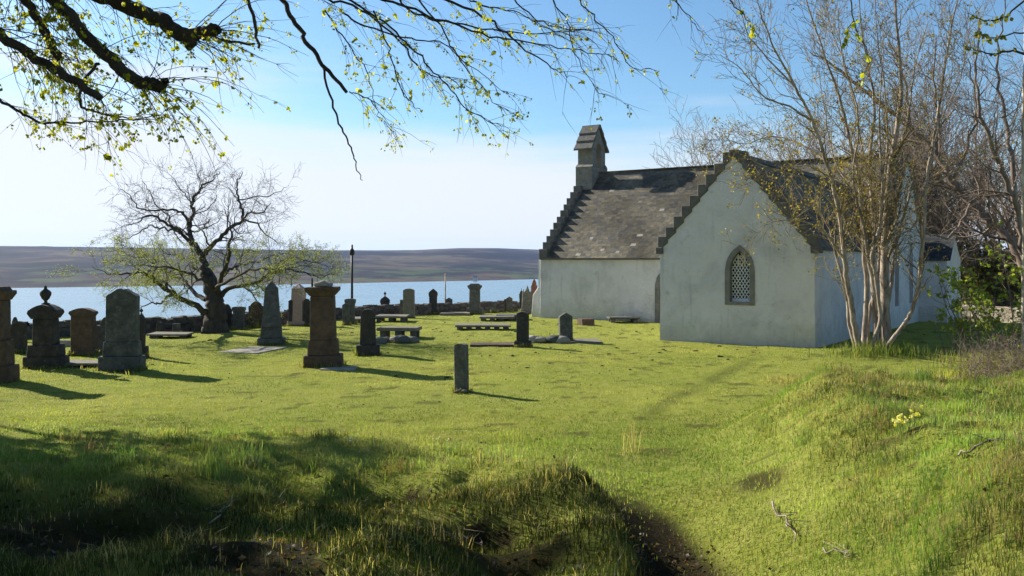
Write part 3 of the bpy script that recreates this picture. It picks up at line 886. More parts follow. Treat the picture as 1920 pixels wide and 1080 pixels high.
# middle
stone(509, 648, 528, 34, 'obelisk', 'grey', 'grey obelisk on stepped base right of the big tree', 'obelisk', [(55, 13, .62), (42, 22, .5)], .30, rz=.2, taper=.68)
stone(560, 612, 532, 25, 'obelisk', 'pink', 'pale pink granite obelisk on a dark stepped base', 'obelisk', [(38, 9, .7)], .24, rz=-.15, taper=.82)
stone(480, 615, 565, 27, 'shoulder', 'brown', 'brown shouldered headstone just left of the grey obelisk', 'headstone', [(30, 5, .3)], .15)
stone(448, 618, 575, 25, 'flare', 'grey', 'small grey headstone with flared cap beside the tree trunk', 'headstone', (), .16)
stone(425, 616, 570, 18, 'shoulder', 'dark', 'dark headstone touching the right of the tree trunk', 'headstone', (), .14)
stone(404, 624, 594, 15, 'round', 'brown', 'small brown round stone in front of the tree trunk', 'headstone', (), .12)
stone(385, 620, 585, 17, 'square', 'dark', 'dark square stone at the left foot of the big tree', 'headstone', (), .14)
stone(331, 626, 607, 14, 'square', 'grey', 'little pale block stone in front of the wall left of the tree', 'headstone', (), .12)
stone(657, 608, 560, 21, 'flare', 'grey', 'grey headstone with flared cap below the dark pole', 'headstone', (), .15)
stone(649, 610, 568, 13, 'peak', 'grey', 'narrow grey stone in front of the flared headstone by the pole', 'headstone', (), .12)
stone(545, 612, 562, 8, 'peak', 'dark', 'dark narrow stone at the left side of the pink obelisk', 'headstone', (), .14)
stone(575, 612, 560, 12, 'gothic', 'dark', 'dark pointed stone between pink obelisk and broken column', 'headstone', (), .14)
tm, P, k, z = stone(607, 690, 556, 47, 'shaft', 'brown', 'tall brown column tomb with flared capital and broken urn', 'column_monument', [(76, 22, .80), (60, 29, .68)], .50, rz=.10, taper=.93, cap=None)
bm = bmesh.new()
frustum(bm, 44 * k, .46, z - .001, 62 * k, .60, z + 10 * k)
frustum(bm, 63 * k, .61, z + 10 * k, 63 * k, .61, z + 17 * k)
frombm('capital', bm, M['brown'], tm, .012)
bm = bmesh.new()
lathe(bm, [(.15, z + 17 * k), (.20, z + 19 * k), (.21, z + 24 * k), (.16, z + 27 * k), (.10, z + 28 * k)], 10)
for v in bm.verts: v.co += Vector((.02 * sin(v.co.x * 40), .02 * cos(v.co.y * 30), .03 * sin(v.co.x * 25 + 1)))
frombm('broken_urn', bm, M['slab'], tm, 0, True)
bm = bmesh.new(); box(bm, -.245, -.215, -.02, .02, z + 17 * k, z + 34 * k)
frombm('spike', bm, M['iron'], tm)
stone(690, 668, 580, 30, 'round', 'dark', 'dark round-topped headstone tapering upwards right of the column tomb', 'headstone', [(47, 20, .5)], .22, rz=.1, taper=.86, tilt=(0, .01))
stone(980, 652, 585, 23, 'segment', 'dark', 'dark upright headstone beside the rubble grave', 'headstone', [(34, 12, .4)], .2, rz=-.1, tilt=(0, .01))
stone(1061, 641, 586, 25, 'peak', 'grey', 'grey leaning headstone with low peaked top near the church', 'headstone', (), .16, rz=.25, tilt=(0, -.02))
stone(866, 737, 645, 23, 'segment', 'grey', 'slim lone grey headstone standing alone in the open lawn', 'headstone', [(30, 3, .24)], .17, rz=-.30, tilt=(-.01, -.012), taper=1.03)
# back row
stone(722, 592, 546, 18, 'bulb', 'dark', 'dark headstone with urn finial in the back row', 'headstone', (), .15, urn=.40)
stone(755, 596, 562, 10, 'square', 'grey', 'low grey stone pressed to the left of the tall rounded slab', 'headstone', (), .14)
stone(767, 597, 541, 21, 'segment', 'pale', 'tall pale round-shouldered slab in the back row', 'headstone', (), .18, rz=-.1)
stone(812, 590, 541, 17, 'bulb', 'dark', 'dark bulb-topped pointed headstone beside the thin white pole', 'headstone', [(21, 8, .3)], .15)
stone(842, 588, 558, 13, 'peak', 'grey', 'small grey pointed headstone right of the thin white pole', 'headstone', (), .13)
stone(890, 590, 532, 21, 'shaft', 'grey', 'tall grey pillar headstone with flared cornice in the back row', 'headstone', [(32, 12, .55)], .34, cap=(27, 11, 'c'))
stone(955, 586, 556, 12, 'peak', 'grey', 'small grey pointed stone right of the tall pillar', 'headstone', (), .12)
stone(948, 586, 561, 6, 'square', 'brown', 'thin brown post stone by the back wall', 'headstone', (), .1)
stone(978, 586, 540, 9, 'bulb', 'dark', 'slim dark pointed stone left of the gothic headstone', 'headstone', (), .12, urn=.15)
stone(988, 589, 535, 20, 'spires', 'grey', 'grey gothic headstone with three spires near the church corner', 'headstone', [(28, 9, .4)], .18, rz=.1)
stone(1001, 584, 523, 12, 'shoulder', 'red', 'red stone with notched top against the church buttress', 'headstone', (), .14)
stone(985, 588, 548, 12, 'gothic', 'grey', 'low pointed grey stone in front of the spired headstone', 'headstone', (), .12)

stone(698, 590, 572, 11, 'round', 'grey', 'small round grey stone by the wall right of the dark pole', 'headstone', (), .12)
stone(793, 588, 570, 9, 'peak', 'dark', 'little dark stone by the wall left of the thin white pole', 'headstone', (), .12)
stone(925, 587, 566, 10, 'round', 'grey', 'low round grey stone by the wall right of the tall pillar', 'headstone', (), .12)
stone(300, 628, 604, 12, 'gothic', 'dark', 'small dark pointed stone by the wall near the reddish slab', 'headstone', (), .12)
def slab_tomb(px0, px1, py, hpx, depth, mat, label, legs=0, name='ledger_slab', rz=0, thick_px=5, group=None):
    P = hit((px0 + px1) / 2, py); k = P.y / F; W = (px1 - px0) * k; H = hpx * k
    t = empty(name, P + Vector((0, depth / 2, 0)), label, 'tomb', group or 'flat tombs in the churchyard', rz)
    th = max(.05, thick_px * k) if legs else H
    bm = bmesh.new(); box(bm, -W / 2, W / 2, -depth / 2, depth / 2, H - th - (.06 if not legs else 0), H)
    for v in bm.verts: v.co += Vector((random.uniform(-.02, .02), random.uniform(-.02, .02), random.uniform(-.012, .012)))
    frombm('slab', bm, M[mat], t, .012)
    if legs:
        for sx in np.linspace(-1, 1, legs):
            for sy in (-1, 1):
                bm = bmesh.new(); x = sx * (W / 2 - .16); y = sy * (depth / 2 - .14)
                box(bm, x - .09, x + .09, y - .07, y + .07, -.1, H - th + .002)
                frombm('leg', bm, M['grey'], t, .01)
    return t, P, k
slab_tomb(80, 192, 690, 9, .7, 'pale', 'low slab tomb between the urn tomb and twin-peaked stone', 3, 'table_tomb', 0, 3)
slab_tomb(108, 135, 650, 12, .10, 'slab', 'small pale plaque stone left of the brown headstone')
slab_tomb(272, 346, 635, 8, 1.0, 'pale', 'low table tomb left of the big tree', 2, 'table_tomb', .1, 3)
slab_tomb(280, 312, 626, 6, .6, 'red', 'small reddish slab behind the low table tomb')
slab_tomb(416, 500, 663, 2.5, 1.6, 'slab', 'pale flat slab sunk in the lawn before the obelisk', rz=-.25)
slab_tomb(596, 664, 695, 2, .55, 'slab', 'pale flat slab at the foot of the column tomb', rz=.05)
tt, P, k = slab_tomb(708, 785, 637, 22, .9, 'pale', 'broken table tomb on short legs with rubble in front', 3, 'table_tomb', -.05, 6)
slab_tomb(656, 700, 606, 9, 1.0, 'pale', 'long grey table tomb behind the dark round-topped stone', 2, 'table_tomb', 0, 4)
slab_tomb(702, 762, 604, 11, 1.2, 'pale', 'table tomb left of the tall pale slab', 3, 'table_tomb', 0, 4)
slab_tomb(852, 957, 619, 9, 1.1, 'pale', 'wide low table tomb in the middle of the lawn', 6, 'table_tomb', .03, 4)
slab_tomb(898, 965, 603, 9, 1.3, 'pale', 'low table tomb behind the widest one', 4, 'table_tomb', 0, 4)
slab_tomb(930, 985, 601, 10, 1.0, 'grey', 'dark low chest tomb at the right of the back tables')
slab_tomb(825, 880, 592, 5, 1.0, 'pale', 'thin pale slab in front of the tall pillar headstone')
slab_tomb(1062, 1128, 644, 3.5, 1.1, 'pale', 'long kerb slab beside the grey leaning headstone')
slab_tomb(1087, 1112, 610, 12, .5, 'brown', 'small brown tilted block near the church wall', rz=.3)
slab_tomb(1142, 1200, 606, 11, .9, 'grey', 'low table tomb against the long church wall', 2, 'table_tomb', .02, 4)
slab_tomb(880, 968, 650, 3, .9, 'brown', 'brownish flat kerb left of the dark upright headstone')
def rubble(px, py, label, n, rx, ry, s, seed):
    rr_ = random.Random(seed); P = hit(px, py)
    t = empty('rubble_heap', P, label, 'rubble')
    t['group'] = 'heaps of grave rubble'
    for i in range(n):
        bm = bmesh.new(); bmesh.ops.create_icosphere(bm, subdivisions=2, radius=1)
        sc = s * rr_.uniform(.6, 1.3)
        x = rr_.uniform(-rx, rx); y = rr_.uniform(-ry, ry)
        for v in bm.verts:
            v.co = Vector((v.co.x * sc * 1.5, v.co.y * sc, v.co.z * sc * .75)) * (1 + .25 * (float(vnoise(v.co.x * 2 + i * 7, v.co.y * 2 + v.co.z)) - .5))
            v.co += Vector((x, y, sc * .3 + .06 * (1 - abs(x) / rx)))
        frombm('boulder', bm, M[rr_.choice(['grey', 'slab', 'grey', 'pale'])], t)
rubble(742, 643, 'heap of grey stones fallen before the broken table tomb', 9, .55, .22, .17, 3)
rubble(1022, 642, 'rubble grave between the dark and the leaning headstones', 12, .50, .22, .16, 5)
rubble(866, 738, 'small stones at the foot of the lone headstone', 5, .20, .08, .035, 9)

# boundary wall of the churchyard, one wall with irregular cope stones
def stone_wall(name, label, pts, h, th, mat, seed, zfun=terrain, cope=True, hfun=None, bsz=(.2, .42)):
    rr_ = random.Random(seed)
    t = empty(name, (0, 0, 0), label, 'wall')
    V = []; Fc = []; Cc = []
    def blk(p, d, n, l, dep, z0, z1, j):
        b = len(V)
        for zz in (z0, z1):
            for a, c in ((0, -1), (1, -1), (1, 1), (0, 1)):
                q = p + d * (l * a) + n * (dep / 2 * c)
                V.append((q.x + rr_.uniform(-j, j), q.y + rr_.uniform(-j, j), zz + rr_.uniform(-j, j)))
        for f in ((0, 1, 2, 3), (4, 5, 6, 7), (0, 1, 5, 4), (1, 2, 6, 5), (2, 3, 7, 6), (3, 0, 4, 7)): Fc.append([b + i for i in f])
        sh = rr_.uniform(.7, 1.35)
        Cc.extend([(sh, sh, sh)] * 8)
    cV = []
    for a, b in zip(pts, pts[1:]):
        a = Vector((*a, 0)); b = Vector((*b, 0)); L = (b - a).length; d = (b - a) / L; n = Vector((-d.y, d.x, 0))
        z = -.25
        while z < h:
            ch = rr_.uniform(.11, .17); s = -rr_.random() * .2
            while s < L:
                l = rr_.uniform(*bsz); p = a + d * s
                g = float(zfun(p.x, p.y))
                if z + ch < h + .1: blk(p, d, n, l - .012, th * rr_.uniform(.92, 1.0), g + z, g + z + ch - .01, .012)
                s += l
            z += ch
        if cope:
            s = 0
            while s < L:
                l = rr_.uniform(.14, .30); p = a + d * s; g = float(zfun(p.x, p.y)) + h - .02
                blk(p, d, n, l - .02, th * .9, g, g + rr_.uniform(.10, .19), .02); s += l
    me = fast_mesh(name, V, Fc, np.array(Cc))
    link('stonework', me, mat, t)
    return t
def wallmat(name, c1, c2):
    m, t, out = newmat(name)
    a = N(t, 'ShaderNodeAttribute', attribute_name='tint')
    co = N(t, 'ShaderNodeNewGeometry').outputs['Position']
    n = noise(t, 7, 7, .65, co)
    c = mixc(t, 1.0, ramp(t, n, [(.35, c1), (.65, c2)]), a.outputs['Color'], 'MULTIPLY')
    principled(t, out, c, .95, bump(t, n, .8, .03), .1)
    return m
M['wallstone'] = wallmat('drystone_grey', (.055, .05, .047), (.12, .11, .10))
M['wallpale'] = wallmat('drystone_pale', (.26, .22, .17), (.52, .45, .36))
xs_ = np.linspace(-30, 3.0, 34)
stone_wall('boundary_wall', 'long low grey stone wall along the back of the graves by the loch', [(x, float(wall_line(x))) for x in xs_], .36, .45, M['wallstone'], 4)

# poles
def pole(px, py, top, r, mat, label, name, knob=False):
    P = hit(px, py); k = P.y / F; H = (py - top) * k
    t = empty(name, P, label, 'pole', 'thin poles by the back wall')
    bm = bmesh.new(); lathe(bm, [(r, -.2), (r * .8, H)], 8); frombm('shaft', bm, mat, t, 0, True)
    bm = bmesh.new()
    if knob:
        lathe(bm, [(r * .7, H - .42), (r * 1.9, H - .38), (r * 2.0, H - .22), (r * .7, H - .12), (r * .6, H + .02), (.005, H + .04)], 8)
    else: lathe(bm, [(r * .7, H - .02), (r * 1.3, H), (r * 1.3, H + .05), (.004, H + .08)], 8)
    frombm('finial', bm, mat, t, 0, True)
pole(660, 600, 460, .055, M['iron'], 'tall dark pole with a knob near its top', 'dark_pole', True)
pole(835, 588, 516, .035, M['birch'], 'thin pale pole in the back row of graves', 'pale_pole')

# the far house on the other shore
hp = at(891, 526, 1190); 
hh_ = empty('far_house', (hp.x, hp.y, -22.3), 'tiny white house on the far shore of the loch', 'house')
hh_.scale = (.55, .55, .55)
bm = bmesh.new(); box(bm, -5, 5, -3, 3, -6, 4); frombm('wall', bm, M['harl'], hh_)
bm = bmesh.new(); prism(bm, [(-3.4, 3.9), (0, 7), (3.4, 3.9)], -5.3, 5.3, 'x'); frombm('roof', bm, M['cope'], hh_)
for x in (-2.8, 0, 2.8):
    bm = bmesh.new(); box(bm, x - .5, x + .5, -3.06, -3.0, 0, 1.8); frombm('window', bm, M['glass'], hh_)

# ------------------------------------------------------------------ trees
def wander(rng, p, d, length, r0, r1, n, gn, trop):
    pts = [p.copy()]; rad = [r0]; step = length / n
    d = d.copy()
    for i in range(n):
        d = (d + Vector((rng.gauss(0, gn), rng.gauss(0, gn), rng.gauss(0, gn) + trop))).normalized()
        p = p + d * step; pts.append(p.copy()); rad.append(r0 + (r1 - r0) * (i + 1) / n)
    return pts, rad, d
RMIN = .0055
def grow(rng, path, level, out, tips, prm, start=.15):
    """sprout side branches along a path; prm[level] = (count per metre, length, angle, gnarl, tropism, radius ratio)"""
    if level >= len(prm): return
    pts, rad = path
    dens, ln, ang, gn, trop, rr_ = prm[level]
    L = sum((b - a).length for a, b in zip(pts, pts[1:]))
    cnt = dens * L
    cnt = int(cnt) + (rng.random() < cnt - int(cnt))
    for i in range(cnt):
        f = start + (1 - start) * (i + rng.random()) / max(1, cnt)
        q = f * (len(pts) - 1); k = min(int(q), len(pts) - 2); fr = q - k
        p = pts[k].lerp(pts[k + 1], fr)
        t = (pts[k + 1] - pts[k]).normalized()
        r = rad[k] + (rad[k + 1] - rad[k]) * fr
        ax = t.orthogonal().normalized(); ax.rotate(Matrix.Rotation(rng.random() * 2 * pi, 3, t))
        a = ang * rng.uniform(.6, 1.3)
        d = (t * cos(a) + ax * sin(a)).normalized()
        l = ln * rng.uniform(.55, 1.3) * (1.1 - .45 * f)
        n = max(3, int(l / .12)) if level < 2 else 4
        n = min(n, 9)
        r0 = min(r * .8, max(r * rr_, .002))
        c = wander(rng, p, d, l, max(r0, RMIN), max(RMIN * .7, r0 * .35), n, gn, trop)
        out[min(level, len(out) - 1)].append((c[0], c[1]))
        if level == len(prm) - 1: tips.append((c[0], c[2]))
        grow(rng, (c[0], c[1]), level + 1, out, tips, prm, .2)
def spline(P, R, sub=5, jit=0, rng=None):
    pts = []; rad = []
    n = len(P)
    for i in range(n - 1):
        p0 = P[max(i - 1, 0)]; p1 = P[i]; p2 = P[i + 1]; p3 = P[min(i + 2, n - 1)]
        for s in range(sub):
            t = s / sub
            q = .5 * ((2 * p1) + (p2 - p0) * t + (2 * p0 - 5 * p1 + 4 * p2 - p3) * t * t + (3 * p1 - p0 - 3 * p2 + p3) * t ** 3)
            if jit and rng and (i or s): q = q + Vector((rng.gauss(0, jit), rng.gauss(0, jit), rng.gauss(0, jit)))
            pts.append(q); rad.append(R[i] + (R[i + 1] - R[i]) * t)
    pts.append(P[-1].copy()); rad.append(R[-1])
    return pts, rad
LEAF = np.array([(0, 0, 0), (-.32, .35, .05), (-.42, .62, .0), (0, 1, -.05), (.42, .62, 0), (.32, .35, .05)])
def leaf_mesh(name, pos, dirs, sizes, cols, seed, tri=False):
    """leaves as six-cornered folded blades"""
    rng = np.random.RandomState(seed)
    n = len(pos); pos = np.array([tuple(p) for p in pos]); D = np.array([tuple(d) for d in dirs]); D /= np.linalg.norm(D, axis=1, keepdims=True) + 1e-9
    R = rng.normal(size=(n, 3)); X = np.cross(D, R); X /= np.linalg.norm(X, axis=1, keepdims=True) + 1e-9
    Zc = np.cross(X, D)
    base = LEAF if not tri else np.array([(0, 0, 0), (-.4, .5, .05), (0, 1, 0), (.4, .5, .05)])
    m = len(base)
    s = np.array(sizes)[:, None, None]
    V = pos[:, None, :] + s * (base[None, :, 0:1] * X[:, None, :] + base[None, :, 1:2] * D[:, None, :] + base[None, :, 2:3] * Zc[:, None, :])
    C = np.repeat(np.array(cols)[:, None, :], m, 1).reshape(-1, 3)
    i = np.arange(n)[:, None] * m
    if tri: Fc = (i + np.array([[0, 1, 2, 3]])).reshape(-1, 4)
    else: Fc = np.concatenate([(i + np.array([[0, 3, 2, 1]])), (i + np.array([[0, 5, 4, 3]]))])
    return fast_mesh(name, V.reshape(-1, 3), Fc, C)

# --- old spreading tree by the graves (main limbs follow the real one)
rng = random.Random(21)
RMIN = .0042
TD = hit(402, 624).y
tb = hit(402, 624)
old = empty('spreading_tree', tb, 'old gnarled tree, bare on top with pale green lower boughs, behind the graves', 'tree')
def tp(seq, base_d, spread=1.0):
    """trace (px,py,depth offset,radius px)"""
    P = []; R = []
    for px, py, dz, r in seq:
        d = base_d + dz * spread
        P.append(at(px, py, d) - tb); R.append(r * base_d / F)
    return P, R
limbs_up = [
    [(386, 512, 0, 11), (379, 481, .1, 9), (365, 462, .3, 7.5), (355, 435, .6, 6.5), (358, 414, .9, 5.5), (362, 396, 1, 4.8), (359, 382, 1, 4.2), (370, 362, .9, 3.6), (380, 347, .8, 3), (398, 338, .6, 1.8), (412, 322, .5, .9)],
    [(362, 458, .3, 5.5), (340, 438, .2, 4.6), (321, 426, 0, 4), (302, 411, -.4, 3.2), (276, 407, -.8, 2.4), (250, 420, -1.2, 1.2), (236, 422, -1.4, .6)],
    [(355, 432, .6, 4), (344, 400, .2, 3.4), (323, 394, -.1, 2.8), (283, 394, -.2, 2.1), (259, 389, -.1, 1.7), (241, 367, .2, 1.2), (222, 352, .4, .6)],
    [(321, 426, 0, 2.8), (313, 404, .6, 2.2), (295, 388, 1.1, 1.6), (280, 360, 1.5, 1.1), (266, 340, 1.8, .6)],
    [(340, 438, .2, 3), (327, 431, -.6, 2.6), (300, 429, -1.2, 2.1), (279, 424, -1.7, 1.7), (258, 439, -2, 1.3), (227, 449, -2.4, .6)],
    [(379, 478, 0, 8), (392, 468, -.1, 6.5), (412, 446, -.3, 5.6), (431, 427, -.4, 5), (454, 413, -.4, 4.4), (452, 388, -.2, 3.2), (445, 364, 0, 2.5), (445, 346, .3, 1.8), (455, 322, .5, .9)],
    [(454, 413, -.4, 3), (467, 400, -.8, 2.4), (492, 397, -1.2, 1.7), (508, 380, -1.6, .8)],
    [(447, 374, -.1, 2), (476, 369, .5, 1.5), (512, 366, 1, 1.1), (538, 351, 1.4, .6)],
    [(454, 413, -.4, 2.8), (483, 420, .3, 2.2), (499, 441, .9, 1.6), (525, 458, 1.3, .8)],
    [(359, 384, 1, 2), (345, 362, 1.4, 1.5), (330, 345, 1.7, 1.1), (318, 328, 2, .5)],
    [(369, 365, .9, 2), (378, 352, .2, 1.4), (372, 330, -.3, .9), (380, 314, -.6, .5)],
    [(405, 545, -.2, 7), (415, 520, -.8, 5.5), (428, 486, -1.2, 4.4), (430, 452, -1.4, 3.4), (434, 430, -1.2, 2.4), (425, 405, -1, 1.4), (420, 388, -.8, .7)],
    [(396, 468, -.1, 2.8), (386, 445, -.8, 2.1), (383, 425, -1.2, 1.6), (396, 410, -1.6, .8)],
]
limbs_low = [
    [(386, 585, -.2, 9), (347, 563, -.7, 7), (321, 550, -1.1, 6), (302, 534, -1.5, 5), (279, 518, -2, 4), (250, 511, -2.4, 2.8), (205, 513, -2.8, 1.2), (172, 500, -3, .6)],
    [(386, 562, .4, 7), (363, 546, 1, 5.5), (340, 523, 1.6, 4.2), (305, 508, 2.2, 3), (276, 488, 2.7, 1.8), (240, 480, 3, .8)],
    [(321, 551, -1.1, 3.5), (308, 565, -1.6, 2.6), (295, 569, -2, 2), (272, 572, -2.4, 1.3), (258, 578, -2.6, .7)],
    [(392, 530, .6, 6), (372, 508, 1.4, 4.4), (352, 490, 2, 3), (325, 478, 2.6, 1.8), (296, 470, 3, .8)],
    [(412, 556, .1, 7.5), (431, 539, -.2, 6.2), (476, 533, -.6, 5), (502, 517, -1, 4), (535, 507, -1.4, 3), (574, 512, -1.7, 2), (600, 520, -1.9, 1.1), (628, 512, -2, .5)],
    [(408, 535, .6, 6), (425, 510, 1.1, 4.6), (444, 500, 1.5, 3.6), (476, 491, 1.9, 2.4), (520, 478, 2.2, 1.4), (560, 470, 2.5, .7)],
    [(502, 517, -1, 2.6), (518, 494, -1.5, 2), (557, 484, -2, 1.5), (606, 497, -2.4, .7)],
    [(444, 500, 1.5, 2), (452, 520, 1, 1.5), (470, 545, .6, .8)],
    [(400, 540, -1, 5), (370, 520, -2, 3.6), (330, 505, -2.8, 2.4), (285, 500, -3.4, 1.4), (235, 495, -3.8, .7)],
    [(405, 540, -1, 4.5), (440, 520, -2, 3.2), (480, 505, -2.8, 2.1), (540, 500, -3.2, 1.2), (590, 495, -3.5, .6)],
]
trunk = [(401, 636, 0, 30), (402, 622, 0, 25), (403, 600, 0, 20), (404, 575, 0, 17.5), (400, 550, 0, 15), (394, 530, 0, 13), (386, 510, 0, 11.5)]
P, R = tp(trunk, TD); tpth = spline(P, R, 5, .015, rng)
tv = tube_mesh('trunk', [tpth], 12)
co = np.zeros(len(tv.vertices) * 3); tv.vertices.foreach_get('co', co); co = co.reshape(-1, 3)
an = np.arctan2(co[:, 1], co[:, 0] - 0)
co[:, :2] *= (1 + .10 * np.sin(an * 5 + co[:, 2] * 2) * np.clip(1.2 - co[:, 2], .25, 1.2))[:, None]
tv.vertices.foreach_set('co', co.ravel())
link('trunk', tv, M['bark'], old)
big = []; out_u = [[], [], []]; tips_u = []; out_l = [[], [], []]; tips_l = []
for Lm in limbs_up:
    P, R = tp(Lm, TD, 1.2); R = [q * .70 for q in R]; p = spline(P, R, 4, .03, rng); big.append(p)
    grow(rng, p, 0, out_u, tips_u, [(3.4, 1.1, .85, .26, .03, .42), (5.2, .62, .8, .24, .04, .55), (5.5, .36, .7, .2, .03, .7)], .18)
for Lm in limbs_low:
    P, R = tp(Lm, TD, 1.2); R = [q * .70 for q in R]; p = spline(P, R, 4, .03, rng); big.append(p)
    grow(rng, p, 0, out_l, tips_l, [(3.2, 1.15, .9, .24, .05, .42), (5.0, .62, .8, .24, .02, .55), (6.0, .36, .8, .22, .02, .7)], .2)
link('limbs', tube_mesh('limbs', big, 7), M['bark'], old)
bare = [q for l in out_u for q in l] + [q for l in out_l for q in l]
link('twigs', tube_mesh('twigs', bare, 3), M['bark'], old)
lp = []; ldr = []; ls = []; lc = []
for pts, d in tips_l:
    for k in range(20):
        if rng.random() < .95:
            f = rng.random() * (len(pts) - 1); i = min(int(f), len(pts) - 2)
            lp.append(pts[i].lerp(pts[i + 1], f - i) + Vector((rng.gauss(0, .05), rng.gauss(0, .05), rng.gauss(0, .05)))); ldr.append(Vector((rng.gauss(0, 1), rng.gauss(0, 1), rng.gauss(0, .8) - .2)))
            ls.append(rng.uniform(.02, .042)); b = rng.uniform(.7, 1.25)
            lc.append((.22 * b, .25 * b, .09 * b))
link('young_leaves', leaf_mesh('young_leaves', lp, ldr, ls, lc, 3, True), M['leaf'], old)
print('old tree', len(bare), len(lp))

RMIN = .0055
# --- many-stemmed tree in front of the church
def tree_traced(name, label, base, base_d, stems, prm, bark, seed, twigbark=None, sides=7, jit=.02, leafp=None, sub=5, spread=1.0, group=None, start=.2, trunk_from=None, leafname='buds', tr=3):
    rng = random.Random(seed)
    t = empty(name, base, label, 'tree', group)
    paths = []; outs = [[], [], []]; tips = []
    for Sm in stems:
        P = [at(px, py, base_d + dz * spread) - base for px, py, dz, r in Sm]
        R = [r * .82 * base_d / F for *_, r in Sm]
        p = spline(P, R, sub, jit, rng); paths.append(p)
        grow(rng, p, 0, outs, tips, prm, start)
    link('trunk', tube_mesh('trunk', paths, sides), bark, t)
    link('twigs', tube_mesh('twigs', [q for l in outs for q in l], tr), twigbark or bark, t)
    if leafp:
        lp = []; ldr = []; ls = []; lc = []
        prob, smin, smax, cols, num, cond = leafp
        for pts, d in tips:
            e = pts[-1]
            if cond and rng.random() > cond(base + e): continue
            if rng.random() < prob:
                for k in range(num):
                    lp.append(e + Vector((rng.gauss(0, .05), rng.gauss(0, .05), rng.gauss(0, .05)))); ldr.append(Vector((rng.gauss(0, 1), rng.gauss(0, 1), rng.gauss(0, .8) + .1)))
                    ls.append(rng.uniform(smin, smax)); b = rng.uniform(.7, 1.3); c = rng.choice(cols); lc.append((c[0] * b, c[1] * b, c[2] * b))
        if lp: link(leafname, leaf_mesh(leafname, lp, ldr, ls, lc, seed), M['leaf'], t)
    print(name, sum(len(l) for l in outs), len(tips))
    return t
mb = hit(1640, 653); MD = mb.y
